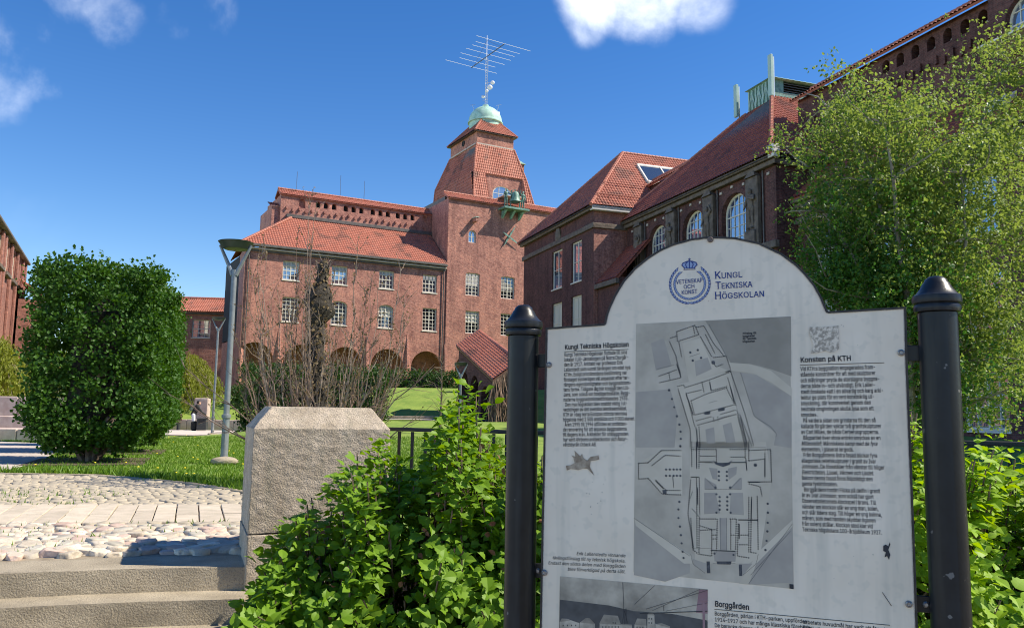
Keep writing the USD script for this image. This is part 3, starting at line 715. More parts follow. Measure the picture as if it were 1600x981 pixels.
for sx_ in (NL - .10, NR - .02): obj('niche_cheek', hull([W_(sx_ + q, kk, z) for q in (0, .12) for kk, z in ((1.42, zb), (2.75, zb), (2.75, zm + .05), (2.62, zm + .02))]), 'brick_red', th_)
obj('niche_lintel', hull([W_(s_, k_, z_) for s_ in (NL - .1, NR + .1) for k_, z_ in ((2.58, zm - .03), (2.58, zm + .06), (2.95, zm - .03), (2.95, zm + .1))]), 'roof_tile', th_)
window(cen, th_, 26.0, 28.4, 23.6, 25.3, k=2.80, cols=3, rows=2, arch=.9, glass='glass_bright')
inn = lambda P, d_: [p + unit_(P.mean(0) - p) * d_ for p in P]
def unit_(v): return v / np.linalg.norm(v * [1, 1, 0])
for A_, B_, nm in ((RM, RT, 'upper_core'),): obj(nm, hull([p * 1.0 for p in inn(np.array(A_), .25)] + [p for p in inn(np.array(B_), .25)]), 'lead_grey', th_)
obj('lower_core', hull(inn(np.array([W_(23.2, 3.05, zb), W_(30.4, 3.05, zb), RB[2], RB[3]]), .3) + inn(np.array([W_(23.65, 3.05, zm), W_(30.05, 3.05, zm), RM[2], RM[3]]), .3)), 'lead_grey', th_)
for i in range(4): obj('ridge_tiles', ridge(RB[i], RM[i], .12), 'roof_tile', th_, smooth=40); obj('ridge_tiles', ridge(RM[i], RT[i], .12), 'roof_tile', th_, smooth=40)
obj('brick_band', cen.b(24.6, 29.2, 4.05, 10.85, zt - .4, 31.55), 'brick_red', th_)
obj('band_course', cen.b(24.5, 29.3, 3.95, 10.95, zt - .05, zt + .1), 'trim_stone', th_)
rw_ = lathe([(0, .03), (.2, .03), (.22, .07), (.34, .07), (.34, 0)], 20)
obj('round_window', cen.m((rw_[0][:, [2, 0, 1]] * [-1, 1, 1] + [24.6, 7.4, 30.95], rw_[1])), 'interior_dark', th_)
z0, z1 = 31.5, 33.75; q0 = [W_(24.25, 3.75, z0), W_(29.55, 3.75, z0), W_(29.55, 11.15, z0), W_(24.25, 11.15, z0)]; q1 = [W_(26.15, 6.0, z1), W_(28.15, 6.0, z1), W_(28.15, 8.4, z1), W_(26.15, 8.4, z1)]
obj('cap_roof', hull([p - [0, 0, .1] for p in q0 + q1]), 'lead_grey', th_)
for i in range(4): obj('cap_tiles', roofquad(q0[i], q0[(i + 1) % 4], q1[(i + 1) % 4], q1[i]), 'roof_tile', th_, smooth=40, kind='stuff')
obj('ridge_tiles', cat_([ridge(q0[i], q1[i], .11) for i in range(4)]), 'roof_tile', th_, smooth=40)
dc = W_(27.2, 7.2, 0.35)
obj('dome', lathe([(1.86, 32.4), (1.86, 33.25), (2.02, 33.3), (2.02, 33.42), (1.95, 33.46)] + [(1.92 * math.cos(a), 33.5 + 1.85 * math.sin(a)) for a in np.linspace(0, 1.5, 14)] + [(.35, 35.4), (.35, 35.55), (0, 35.6)], 40, dc), 'copper_green', th_, smooth=35)
obj('dome_hatch', cen.m(bx(28.1, 28.6, 6.3, 6.8, 34.7, 35.1)), 'antenna_white', th_)
obj('stair_turret', cen.m(tm(trimesh.convex.convex_hull(np.array([[s, k, z] for s in (29.75, 31.15) for k in (5, 6.6) for z in (22.5, 29.0)])))), 'brick_red', th_)
obj('turret_hood', hull([W_(s, k, z) for s, k, z in ((29.5, 4.8, 29.6), (29.5, 6.8, 29.6), (31.3, 4.8, 28.95), (31.3, 6.8, 28.95), (29.5, 4.8, 28.9), (29.5, 6.8, 28.9))]), 'copper_green', th_)
obj('turret_door', cen.b(29.9, 30.35, 4.93, 4.99, 26.6, 28.4), 'panel_green', th_)
obj('stay_wire', tube([W_(24.5, 5.5, 31.3), W_(22.3, 5.5, 22.9)], .014, 5), 'lead_grey', th_)
sb = obj('beam_stub', cen.m(cbox(22.25, 22.55, -.9, -.1, 20.1, 20.5, .03)), 'brick_red', tl); obj('stub_cap', cen.b(22.2, 22.6, -.95, -.1, 20.5, 20.56), 'copper_green', sb)


def blade4(c, ang, l1, l2, wd):
    d = np.array([math.cos(ang), math.sin(ang)]); n = np.array([-d[1], d[0]])
    return Polygon([c + d * l1, c + d * l1 * .3 + n * wd, c + n * wd * .4, c - d * l2 * .3 + n * wd, c - d * l2, c - d * l2 * .3 - n * wd, c - n * wd * .4, c + d * l1 * .3 - n * wd])


cc = np.array([26.45, 19.05])
obj('clock_hand', cen.e(blade4(cc, 1.02, 1.6, 1.3, .09), -.32, -.26), 'copper_dark', tl); obj('clock_hand', cen.e(blade4(cc, 2.62, 1.0, 1.6, .10), -.36, -.33), 'copper_dark', tl)
obj('hand_hub', cen.m(bx(26.36, 26.54, -.4, -.1, 18.96, 19.14)), 'copper_dark', tl)

# ------------------------------------------------------------------ bronze clock group on its ledge
def figure(J, bones, pitch=.03, it=6, seed=0):
    """J: joint -> (x, y, z, r); bones: pairs -> one smooth continuous body"""
    parts = []
    def ball(p): return m3.Manifold.sphere(p[3], 14).translate(p[:3])
    for a, b in bones: parts.append(m3.Manifold.batch_hull([ball(J[a]), ball(J[b])]))
    m = m3.Manifold.batch_boolean(parts, m3.OpType.Add).refine_to_length(pitch).to_mesh()
    t = trimesh.Trimesh(m.vert_properties[:, :3], m.tri_verts, process=True); trimesh.smoothing.filter_taubin(t, iterations=it); return tm(t)


def man(h=1.75, lean=0.0, larm=None, rarm=None, step=.06):
    """standing person: faces -y, z up; returns joints"""
    s = h / 1.75; L = lean
    J = dict(hd=(0, -.02 - L * .40, 1.645, .098), ch=(0, -.07 - L * .42, 1.585, .06), nk=(0, -L * .32, 1.50, .058), cs=(0, .0 - L * .26, 1.36, .145), ab=(0, -L * .12, 1.13, .135), pv=(0, 0, .96, .145),
             sl=(.175, -L * .28, 1.41, .075), sr=(-.175, -L * .28, 1.41, .075), hl=(.095, 0, .92, .095), hr=(-.095, 0, .92, .095), kl=(.10 + step * .2, -.03, .50, .062), kr=(-.10 - step * .2, -.02, .50, .062),
             al=(.11 + step, .02, .09, .043), ar=(-.11 - step, .03, .09, .043), tl=(.12 + step, -.14, .035, .036), tr=(-.12 - step, -.13, .035, .036))
    la = larm or ((.26, -.02 - L * .2, 1.14), (.27, -.12 - L * .2, .90)); ra = rarm or ((-.26, -.02 - L * .2, 1.14), (-.27, -.12 - L * .2, .90))
    J.update(el=(*la[0], .048), wl=(*la[1], .036), er=(*ra[0], .048), wr=(*ra[1], .036))
    return {k: tuple(np.array(v) * s) for k, v in J.items()}


BODY = [('hd', 'ch'), ('hd', 'nk'), ('nk', 'cs'), ('cs', 'sl'), ('cs', 'sr'), ('cs', 'ab'), ('ab', 'pv'), ('pv', 'hl'), ('pv', 'hr'), ('hl', 'kl'), ('hr', 'kr'), ('kl', 'al'), ('kr', 'ar'), ('al', 'tl'), ('ar', 'tr'), ('sl', 'el'), ('sr', 'er'), ('el', 'wl'), ('er', 'wr')]


def hands(J, pairs, r=.010):
    """five-fingered slightly curled hands at the wrists"""
    out = []
    for wr, el in pairs:
        w = np.array(J[wr][:3]); d = w - np.array(J[el][:3]); d /= np.linalg.norm(d); sx = np.cross(d, [0, 0, 1.]); sx /= np.linalg.norm(sx) + 1e-9; up = np.cross(sx, d)
        ps = [m3.Manifold.batch_hull([m3.Manifold.sphere(.022, 8).translate(w), m3.Manifold.sphere(.018, 8).translate(w + d * .085 + sx * .028), m3.Manifold.sphere(.018, 8).translate(w + d * .085 - sx * .028)])]
        for i, (o, l) in enumerate(((-.032, .058), (-.011, .072), (.011, .078), (.032, .068))):
            a = w + d * .085 + sx * o; b = a + d * l * .55 - up * .012; c = b + d * l * .4 - up * .028
            for p, q in ((a, b), (b, c)): ps.append(m3.Manifold.batch_hull([m3.Manifold.sphere(r, 8).translate(p), m3.Manifold.sphere(r * .9, 8).translate(q)]))
        a = w + d * .03 + sx * .022; b = a + d * .035 + sx * .035 - up * .01; c = b + d * .03 - up * .01
        for p, q in ((a, b), (b, c)): ps.append(m3.Manifold.batch_hull([m3.Manifold.sphere(.012, 8).translate(p), m3.Manifold.sphere(.010, 8).translate(q)]))
        m = m3.Manifold.batch_boolean(ps, m3.OpType.Add).to_mesh(); out.append((np.array(m.vert_properties[:, :3]), np.array(m.tri_verts)))
    return cat_(out)


cg = thing('bronze_clock_group', 'green bronze man and woman beside a bell on a ledge of the tower', 'sculpture')
obj('ledge', cen.m(cbox(25.2, 28.2, -1.5, -.1, 21.78, 21.98, .03)), 'copper_dark', cg)
for s in (25.7, 26.7, 27.7): obj('bracket', hull([W_(s + a, k, z) for a in (-.12, .12) for k, z in ((-1.1, 21.74), (-.1, 21.74), (-.1, 21.0))]), 'copper_dark', cg)
obj('bell', cen.m(lathe([(.62, 22.75), (.60, 22.85), (.5, 22.95), (.43, 23.3), (.40, 23.6), (.3, 23.78), (.12, 23.86), (0, 23.88)], 24, (26.85, -.75, 0))), 'copper_dark', cg, smooth=40)
obj('bell_frame', cat_([cen.m(tube([(26.3, -.75, 21.98), (26.4, -.75, 23.9), (26.85, -.75, 24.1), (27.3, -.75, 23.9), (27.4, -.75, 21.98)], .06, 8)), cen.m(tube([(26.85, -.75, 23.86), (26.85, -.75, 24.1)], .05))]), 'bronze', cg)
for s, sg, nm in ((25.75, 1, 'bronze_man'), (27.75, -1, 'bronze_woman')):
    J = man(2.0, .15, larm=((.30, -.25, 1.28), (.42, -.42, 1.22)) if sg > 0 else None, rarm=((-.32, -.1, 1.5), (-.30, -.12, 1.78)) if sg < 0 else None); v, f = figure(J, BODY, .05)
    v = v * 1.02; obj(nm, cen.m((np.c_[v[:, 0] * .9 + s, v[:, 1] - .75, v[:, 2] + 21.96], f)), 'bronze', cg, smooth=True)

# ------------------------------------------------------------------ antenna mast on the dome
am = thing('antenna_mast', 'slim lattice mast with a large horizontal yagi antenna above the copper dome', 'antenna')
mx = dc
for i in range(3):
    a = i * 2.1; o = np.array([.17 * math.cos(a), .17 * math.sin(a), 0]); obj('mast_leg', tube([mx + o + [0, 0, 35.4], mx + o + [0, 0, 41.2]], .026, 5), 'antenna_metal', am)
zz = []
for i in range(18):
    for q in range(3):
        a, b = q * 2.1, (q + 1) * 2.1; z = 35.5 + i * .32
        zz.append(tube([mx + [.17 * math.cos(a), .17 * math.sin(a), z], mx + [.17 * math.cos(b), .17 * math.sin(b), z + .3]], .018, 4))
obj('mast_bracing', cat_(zz), 'antenna_metal', am, kind='stuff')
obj('mast_tip', tube([mx + [0, 0, 41.1], mx + [0, 0, 44.0]], [.06, .04], 6), 'antenna_metal', am)
bdr, edr = np.array([-.52, .85, 0]) / .9964, np.array([.85, .52, 0]) / .9964; bz = 41.4
obj('boom', tube([mx - bdr * 4.0 + [0, 0, bz], mx + bdr * 3.7 + [0, 0, bz]], .05, 6), 'lead_grey', am)
for o, l in ((-3.9, 3.5), (-2.6, 2.9), (-1.65, 2.8), (-.5, 3.0), (.9, 2.95), (2.15, 2.4), (3.6, 3.5)): obj('yagi_element', tube([mx + bdr * o + edr * -l + [0, 0, bz + .08], mx + bdr * o + edr * l + [0, 0, bz + .08]], .020, 5), 'antenna_white', am)
obj('boom_stay', cat_([tube([mx + [0, 0, 43.4], mx - bdr * 3.2 + [0, 0, bz]], .015, 4), tube([mx + [0, 0, 43.4], mx + bdr * 3.0 + [0, 0, bz]], .015, 4)]), 'lead_grey', am)
for o, z, r in (((.45, -.3), 37.6, .3), ((.75, -.2), 38.2, .24), ((.1, -.45), 37.1, .2), ((-.3, -.2), 36.5, .2)):
    m = trimesh.creation.icosphere(2, r); m.apply_scale([1, .5, 1]); m.apply_translation(mx + [o[0], o[1], z]); obj('dish', tm(m), 'antenna_white', am, smooth=True)
    obj('dish_arm', tube([mx + [0, 0, z], mx + [o[0], o[1], z]], .03, 5), 'antenna_metal', am)
for a in (0, 1.6, 3.1, 4.7): obj('roof_whip', cat_([tube([dc + [1.3 * math.cos(a), 1.3 * math.sin(a), 34.7], dc + [1.5 * math.cos(a), 1.5 * math.sin(a), 35.6]], .03, 5), tube([dc + [1.5 * math.cos(a) - .3, 1.5 * math.sin(a), 35.55], dc + [1.5 * math.cos(a) + .3, 1.5 * math.sin(a), 35.65]], .02, 5)]), 'antenna_metal', am)

# ================================================================== RIGHT-HAND BUILDINGS
FC = np.array([5.80, 57.9]); far = Frame(FC, DR); fw2 = far.w
cb = thing('corner_building', 'shade darkened brick corner block with steep orange hipped roof and skylight', 'building')
hw = [(-7.95, -5.85, 10.75, 13.85), (-4.02, -2.1, 10.75, 13.85), (-7.85, -5.8, 6.4, 9.6), (-4.0, -2.1, 6.4, 9.7), (-7.85, -5.8, 2.3, 4.8), (-4.0, -2.1, 2.3, 4.8)]
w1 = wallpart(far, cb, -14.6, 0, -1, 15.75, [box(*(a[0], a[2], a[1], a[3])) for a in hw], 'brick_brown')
for n, a in enumerate(hw):
    window(far, w1, a[0], a[1], a[2], a[3], k=.14, cols=2 if n > 1 else 2, rows=2, glass='glass_bright' if n < 2 else 'glass', fw_=.11)
    if n in (0, 2, 3): obj('blind', far.b(a[0] + .14, a[1] - .14, .18, .184, a[2] + (.12 if n else 1.2), a[3] - .12), 'glass' if n == 0 else 'blind', w1)
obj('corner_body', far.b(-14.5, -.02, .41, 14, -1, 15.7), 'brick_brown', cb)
obj('side_wall', far.m(bx(-.4, .003, .002, 13, -1, 15.6)), 'brick_red', cb)  # sunlit end of the same brick keeps the lighter red
obj('string_course', cat_([far.m(cbox(-14.75, .14, -.16, -.002, 14.25, 14.62, .03)), far.m(cbox(.006, .16, -.15, 3.5, 14.25, 14.62, .03))]), 'relief_stone', cb)
obj('cornice', cat_([far.m(cbox(-14.9, .4, -.32, -.003, 15.55, 15.85, .03))]), 'relief_stone', cb)
obj('side_cornice', far.m(cbox(.008, .42, -.318, 6, 15.5, 15.84, .03)), 'white_trim', cb)
obj('carved_shield', far.m((lambda m: (m[0] * [.5, .25, .7] + [-6.6, 0, 15.0], m[1]))(rough(tm(trimesh.creation.icosphere(2, 1.0)), .2, .3, 3))), 'relief_stone', cb, smooth=True)
E0, E1 = fw2(.45, -.45, 15.86), fw2(-15.0, -.45, 15.86); AP = fw2(-5.3, 5, 22.0); AQ = fw2(-5.3, 14, 22.0); E2 = fw2(.45, 14, 15.86)
rr = roof(cb, [], [(E0, AP), (E1, AP), (AP, AQ)])
obj('roof_core', hull([p - [0, 0, .15] for p in (E0, E1, AP, AQ, E2, fw2(-15, 14, 15.86))]), 'lead_grey', rr)
obj('roof_tiles', roofquad(E1, E0, AP, AP), 'roof_tile', rr, smooth=40, kind='stuff'); obj('roof_tiles', roofquad(E0, E2, AQ, AP), 'roof_tile', rr, smooth=40, kind='stuff')
side = Frame(fw2(.45, 0, 0), far.n)
sl = (22.0 - 15.86) / 5.75
def onside(k, h, up): return np.array(fw2(.45 - h, k, 15.86 + h * sl)) + np.array([0, 0, up])
sk = thing('skylight', parent=rr)
P = [(5.6, 2.6), (9.6, 2.6), (9.6, 4.3), (5.6, 4.3)]
obj('skylight_frame', cat_([hull([onside(k + a, h + b, u) for a in (-.06, .06) for b in (-.06, .06) for u in (-.05, .28) for k, h in (P[i], P[(i + 1) % 4])]) for i in range(4)] + [hull([onside(k + a, h, u) for a in (-.05, .05) for h in (2.6, 4.3) for u in (0, .28)]) for k in (7.6,)]), 'white_trim', sk)
obj('skylight_pane', hull([onside(k, h, u) for k, h in P for u in (.1, .2)]), 'glass', sk)
obj('snow_rail', cat_([tube([onside(.3, .7, .32), onside(5.6, .7, .32)], .035, 5)] + [tube([onside(k, .7, 0), onside(k, .7, .34)], .03, 4) for k in np.arange(.4, 5.6, .9)] + [tube([onside(1.5, 1.9, .3), onside(5.0, 1.9, .3)], .03, 5)] + [tube([onside(k, 1.9, 0), onside(k, 1.9, .6 if k > 4.5 else .3)], .03, 4) for k in (1.5, 2.6, 3.8, 4.9)]), 'roof_tile_dark', rr, kind='stuff')
# lean-to in the angle
obj('lean_to', far.m(bx(.02, 3.4, .3, 2.6, -1, 10.2)), 'brick_brown', cb)
roof(cb, [(fw2(.02, .1, 10.15), fw2(3.5, .1, 10.15), fw2(3.5, 2.62, 13.0), fw2(.02, 2.62, 13.0))], [], 'roof_tile_dark')
obj('lean_to_cornice', far.m(cbox(.02, 3.5, .0, .3, 9.75, 10.1, .03)), 'relief_stone', cb)

ah = thing('arched_hall', 'shade darkened brick hall with tall arched windows between carved granite reliefs', 'building')
K = 2.65; near_ = Frame(fw2(0, K, 0), DR); nw2 = near_.w; SN = 17.2
aw = [(3.3, 5.9), (7.78, 10.35), (12.15, 14.72)]
ah_h = [opening(a, b, 10.6, 13.72, 1.15) for a, b in aw]
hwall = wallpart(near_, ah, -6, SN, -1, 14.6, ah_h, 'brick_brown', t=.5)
for a, b in aw:
    window(near_, hwall, a, b, 10.6, 13.72, k=.26, cols=6, rows=5, arch=1.15, glass='glass_blue', fw_=.13, bw=.03)
    o = opening(a - .28, b + .28, 10.6, 14.0, 1.35); obj('brick_arch', near_.e(o.difference(opening(a, b, 10.5, 13.72, 1.15)).difference(box(a - 1, 10, b + 1, 11.6)), -.05, -.003), 'brick_brown', hwall)
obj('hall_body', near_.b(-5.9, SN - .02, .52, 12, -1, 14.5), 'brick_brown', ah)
obj('cornice', cat_([near_.m(cbox(-.3, SN + .28, -.30, -.002, 14.35, 14.62, .03)), near_.m(cbox(-.3, SN + .5, -.48, -.2, 14.63, 14.85, .03)), near_.m(cbox(SN + .004, SN + .28, -.29, 2.0, 14.35, 14.62, .03))]), 'relief_stone', ah)
obj('corner_stone', cat_([near_.m(cbox(SN + .02, SN + .52, -.52, -.1, 14.64 + i * .24, 14.84 + i * .24, .02)) for i in range(3)]), 'white_trim', ah)
obj('string_course', near_.m(cbox(-.1, SN + .2, -.28, -.003, 9.85, 10.25, .03)), 'relief_stone', ah)
frng = np.random.default_rng(8)
for i, c in enumerate((2.15, 6.62, 11.05, 15.42)):
    rl_ = obj('granite_relief', rough(near_.m(cbox(c - .55, c + .55, -.32, -.002, 10.3, 14.1, .05)), .16, .07, 3, i), 'relief_stone', ah, smooth=True)
    obj('relief_hood', hull([nw2(c + a, k, z) for a, k, z in ((-.5, -.003, 14.1), (.5, -.003, 14.1), (-.5, -.42, 14.1), (.5, -.42, 14.1), (-.2, -.3, 14.45), (.2, -.3, 14.45), (-.2, -.003, 14.45), (.2, -.003, 14.45))]), 'relief_stone', rl_)
    J = man(2.3, .1 * (i % 2), larm=((.26, -.12, 1.25), (.05, -.22, 1.32)) if i % 2 else ((.30, -.05, 1.5), (.22, -.08, 1.75)), step=0.0); v, f = figure(J, BODY, .07)
    obj('relief_figure', near_.m((np.c_[v[:, 0] * 1.15 + c, v[:, 1] * .9 - .34, v[:, 2] + 11.15], f)), 'relief_stone', rl_, smooth=True)
    obj('relief_block', near_.m(cbox(c - .42, c + .42, -.5, -.3, 10.35, 11.1, .05)), 'relief_stone', rl_)
    obj('pipe', near_.m(tube([(c + .75, -.08, 10), (c + .75, -.08, 14.3)], .05, 6)), 'lead_grey', ah)
obj('wall_anchors', cat_([near_.m(bx(c, c + .22, -.06, -.003, 13.95 + (i % 2) * .12, 14.1 + (i % 2) * .12)) for i, c in enumerate(np.arange(.8, 16.8, 1.12))]), 'trim_stone', hwall, kind='stuff')
# steep hipped roof with a copper ventilator, low roof and attic further along
R0, R1 = nw2(SN + .35, -.55, 14.86), nw2(-1.6, -.55, 14.86); T0, T1 = nw2(9.7, 5.55, 21.75), nw2(6.9, 5.55, 21.45)
hr = roof(ah, [], [(R0, T0), (R1, T1)], 'roof_tile')
F0, F1 = nw2(SN + .35, 11, 14.86), nw2(-1.6, 11, 14.86)
obj('roof_core', hull([p - [0, 0, .15] for p in (R0, R1, T0, T1, F0, F1, nw2(9.7, 8, 21.7), nw2(6.9, 8, 21.4))]), 'lead_grey', hr)
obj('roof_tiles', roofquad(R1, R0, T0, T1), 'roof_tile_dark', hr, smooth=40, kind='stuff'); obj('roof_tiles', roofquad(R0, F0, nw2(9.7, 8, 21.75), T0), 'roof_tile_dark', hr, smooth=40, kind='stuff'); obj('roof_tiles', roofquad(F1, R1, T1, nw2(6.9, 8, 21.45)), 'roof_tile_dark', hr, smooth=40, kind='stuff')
aop = [opening(c - .26, c + .26, 17.35, 18.1, .24) for c in (-4.6, -3.6, -2.6, -1.6, -.6, .4)]
obj('attic_wall', near_.e(box(-7, 14.6, 3.2, 18.35).difference(unary_union(aop)), 2.9, 3.3), 'brick_brown', ah)
obj('attic_body', near_.b(-7, 3.0, 3.5, 9, 14.5, 18.3), 'interior_dark', ah)
roof(ah, [(nw2(-7, 2.6, 18.35), nw2(3.4, 2.6, 18.35), nw2(3.4, 3.5, 19.0), nw2(-7, 3.5, 19.0))], [(nw2(-7, 3.5, 19.03), nw2(3.4, 3.5, 19.03))])
vt = thing('ventilator', parent=ah)
obj('ventilator_box', cat_([near_.b(7.1, 9.55, 5.6, 5.75, 21.3, 23.0), near_.b(9.4, 9.55, 5.6, 10.5, 21.3, 22.2), near_.b(7.1, 7.25, 5.6, 10.5, 21.3, 23.0), near_.b(9.4, 9.55, 5.6, 6.6, 22.2, 23.0)]), 'copper_dark', vt)
obj('fretwork', cat_([near_.b(7.2 + i * .38, 7.3 + i * .38, 5.52, 5.6, 21.5, 22.9) for i in range(7)] + [near_.m(tube([(7.2 + i * .38, 5.55, 21.6 + (i % 2) * 1.1), (7.58 + i * .38, 5.55, 22.7 - (i % 2) * 1.1)], .05, 5)) for i in range(6)]), 'panel_green', vt, kind='stuff')
for i in range(5): obj('louvre', near_.m(hull([(9.4 + a, k, 22.1 + i * .17 + z) for k in (6.6, 10.5) for a, z in ((0, .1), (.16, 0), (0, .13), (.16, .03))])), 'lead_grey', vt)
obj('ventilator_dark', near_.b(7.3, 9.38, 5.8, 10.4, 21.3, 22.95), 'interior_dark', vt)
obj('ventilator_roof', hull([nw2(s, k, z) for s, k, z in ((6.95, 5.4, 23.0), (9.85, 5.4, 23.0), (6.95, 11, 23.0), (9.85, 11, 23.0), (7.8, 6.2, 23.45), (9.0, 6.2, 23.45), (7.8, 11, 23.45), (9.0, 11, 23.45))]), 'copper_green', vt)
for s, z0, z1, kx_ in ((9.95, 21.6, 24.4, 5.3), (6.55, 21.3, 23.6, 5.0)):
    obj('panel_antenna', near_.m(cbox(s - .17, s + .17, kx_ - .1, kx_ + .1, z0, z1, .03)), 'panel_green', ah); obj('antenna_pole', near_.m(tube([(s, kx_ + .25, z0 - 1.6), (s, kx_ + .25, z1 - .1)], .05, 6)), 'antenna_metal', ah)

lb_ = thing('long_building', 'shade darkened brick range with arched attic openings behind the leafy tree', 'building')
K3 = 3.97; thr = Frame(fw2(17.25, K3, 0), DR); tw2 = thr.w; LEN = 34
lw = []
for i in range(7):
    c = 2.3 + i * 4.3
    for z0, z1 in ((8.4, 10.9), (4.4, 7.0), (.6, 2.9)): lw.append((c - 1.05, c + 1.05, z0, z1))
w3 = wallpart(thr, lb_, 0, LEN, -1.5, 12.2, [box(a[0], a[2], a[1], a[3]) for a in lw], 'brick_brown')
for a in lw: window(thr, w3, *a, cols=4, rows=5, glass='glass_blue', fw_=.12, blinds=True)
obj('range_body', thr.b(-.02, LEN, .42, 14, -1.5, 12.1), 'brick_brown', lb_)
obj('string_course', thr.m(cbox(-.02, LEN, -.2, -.003, 11.15, 11.5, .03)), 'relief_stone', lb_)
obj('cornice', cat_([thr.m(cbox(-.02, LEN, -.28, -.003, 12.0, 12.25, .03)), thr.m(cbox(-.02, LEN, -.5, -.2, 12.26, 12.48, .03))]), 'relief_stone', lb_)
roof(lb_, [(tw2(0, -.55, 12.5), tw2(LEN, -.55, 12.5), tw2(LEN, 3.0, 15.5), tw2(0, 3.0, 15.5))], [], 'roof_tile_dark')
tao = [opening(c - .24, c + .24, 18.75, 19.42, .24) for c in np.arange(3.42, 10.2, .965)]
tattic = obj('attic_wall', thr.e(box(-3.5, 14.5, LEN, 19.75).difference(unary_union(tao)), 3.0, 3.5), 'brick_brown', lb_)
obj('corbels', cat_([thr.b(c - .07, c + .07, 2.86, 3.002, 17.9 - (i % 2) * .2, 18.3 - (i % 2) * .2) for i, c in enumerate(np.arange(-2, 12, .48))]), 'brick_brown', tattic, kind='stuff')
obj('vent_panels', cat_([thr.m(hull([(c + a, k, z) for a in (-.2, .2) for k, z in ((3.45, 18.76), (3.25, 18.76), (3.45, 19.1))])) for c in np.arange(3.42, 10.2, .965)]), 'trim_stone', tattic, kind='stuff')
obj('attic_body', thr.b(-3.4, LEN, 3.6, 12, 12, 19.7), 'interior_dark', lb_)
roof(lb_, [(tw2(-3.7, 2.55, 19.72), tw2(LEN, 2.55, 19.72), tw2(LEN, 4.2, 20.7), tw2(-3.7, 4.2, 20.7))], [(tw2(-3.7, 4.2, 20.75), tw2(LEN, 4.2, 20.75))])
gb = obj('gable_bay', thr.e(box(10.75, 13.8, 17, 22.5).difference(opening(11.5, 13.5, 16.2, 18.4, .9)), 1.5, 2.2), 'brick_brown', lb_)
window(thr, gb, 11.5, 13.5, 16.2, 18.4, k=1.75, cols=4, rows=4, arch=.9, glass='glass_bright'); obj('bay_body', thr.b(10.76, 17, 2.21, 6, 13.5, 22.4), 'brick_brown', gb)
obj('roof_light', hull([tw2(s, k, z) for s in (11.0, 12.0) for k, z in ((.6, 13.75), (1.3, 14.35), (.6, 13.55), (1.3, 14.1))]), 'white_trim', lb_)

# entrance porch: tiled roof that steps down towards the lawn
po = thing('entrance_porch', 'small brick porch with sloping red tiled roof in front of the tower', 'porch')
A, B, C, D = at_y(712, 539, 47), at_y(749, 518, 47.8), at_y(799, 580, 41.4), at_y(770, 593, 40.6)
C = D + (B - A) * .98 + np.array([0, 0, .15])
A2, D2 = A + (A - D) * .0, D
dn = lambda p, z: np.array([p[0], p[1], z])
roof_w = roof(po, [], [(B, C)])
nrm = np.cross(B - A, D - A); nrm /= np.linalg.norm(nrm); nrm *= np.sign(nrm[2])
obj('roof_deck', hull([p - nrm * s for p in (A, B, C, D) for s in (.05, .25)]), 'wood_brown', roof_w)
def shear_tiles(D, C, B, A, period=.165, course=.30, amp=.024, spc=6):
    """corrugated tiles on a sheared roof plane, eave D-C, upper edge A-B"""
    L, H = np.linalg.norm(C - D), np.linalg.norm(A - D); na = int(L / period) * spc + 1; nb = int(H / course); n = np.cross(C - D, A - D); n /= np.linalg.norm(n); n *= np.sign(n[2])
    u = np.linspace(0, 1, na); rows = [(j / nb + e / nb, .04 * (1 - e)) for j in range(nb) for e in (0, 1)]; v = np.array([q[0] for q in rows]); lift = np.array([q[1] for q in rows]); wv_ = amp * (np.abs(np.sin(u * L / period * np.pi)) ** .8 * 2 - 1)
    P = D + u[:, None, None] * (C - D) + v[None, :, None] * (A - D) + (wv_[:, None] + lift[None])[..., None] * n; nr = len(rows); i, j = np.meshgrid(np.arange(na - 1), np.arange(nr - 1), indexing='ij')
    q = np.stack([i * nr + j, (i + 1) * nr + j, (i + 1) * nr + j + 1, i * nr + j + 1], -1).reshape(-1, 4); return P.reshape(-1, 3), np.vstack([q[:, [0, 1, 2]], q[:, [0, 2, 3]]])


obj('roof_tiles', shear_tiles(D, C, B, A), 'roof_tile', roof_w, smooth=40, kind='stuff')
di = (B - A) / np.linalg.norm(B - A) * .25; di[2] = 0; dl = (D - A) / np.linalg.norm(D - A) * .3; dl[2] = 0
lf_ = Frame((A + di * 1.0)[:2], (D - A)[:2]); Lw = np.linalg.norm((D - A)[:2]) - .5
zr = lambda s: A[2] - .3 + (D[2] - A[2]) * (s + .1) / np.linalg.norm((D - A)[:2])
g = Polygon([(0, -1), (Lw, -1), (Lw, zr(Lw)), (0, zr(0))]); hs = [opening(s, s + 1.4, -.8, min(zr(s + 1.4) - .3, 3.2), .65) for s in (.5, 2.4, 4.3)]
obj('porch_wall', lf_.e(g.difference(unary_union(hs)), 0, .35), 'brick_brown', po)
inner = [A + di * 3, D + di * 3 - dl, C - di, B - di]
obj('porch_body', hull([dn(p, -1) for p in inner] + [p - [0, 0, .35] for p in inner]), 'brick_brown', po)
vr = np.random.default_rng(3); vv = []
for _ in range(150):
    t = vr.uniform(0, 1); p = D + (C - D) * t; q = dn(p, vr.uniform(-.5, 1.0)) + [vr.normal(0, .25), -vr.uniform(.1, .3), 0]; p = p - [0, .12, .1]
    vv.append(tube([p, (p + q) / 2 + vr.normal(0, .12, 3), q], .022, 3, False))
obj('bare_climber', cat_(vv), 'twig', po, kind='stuff')

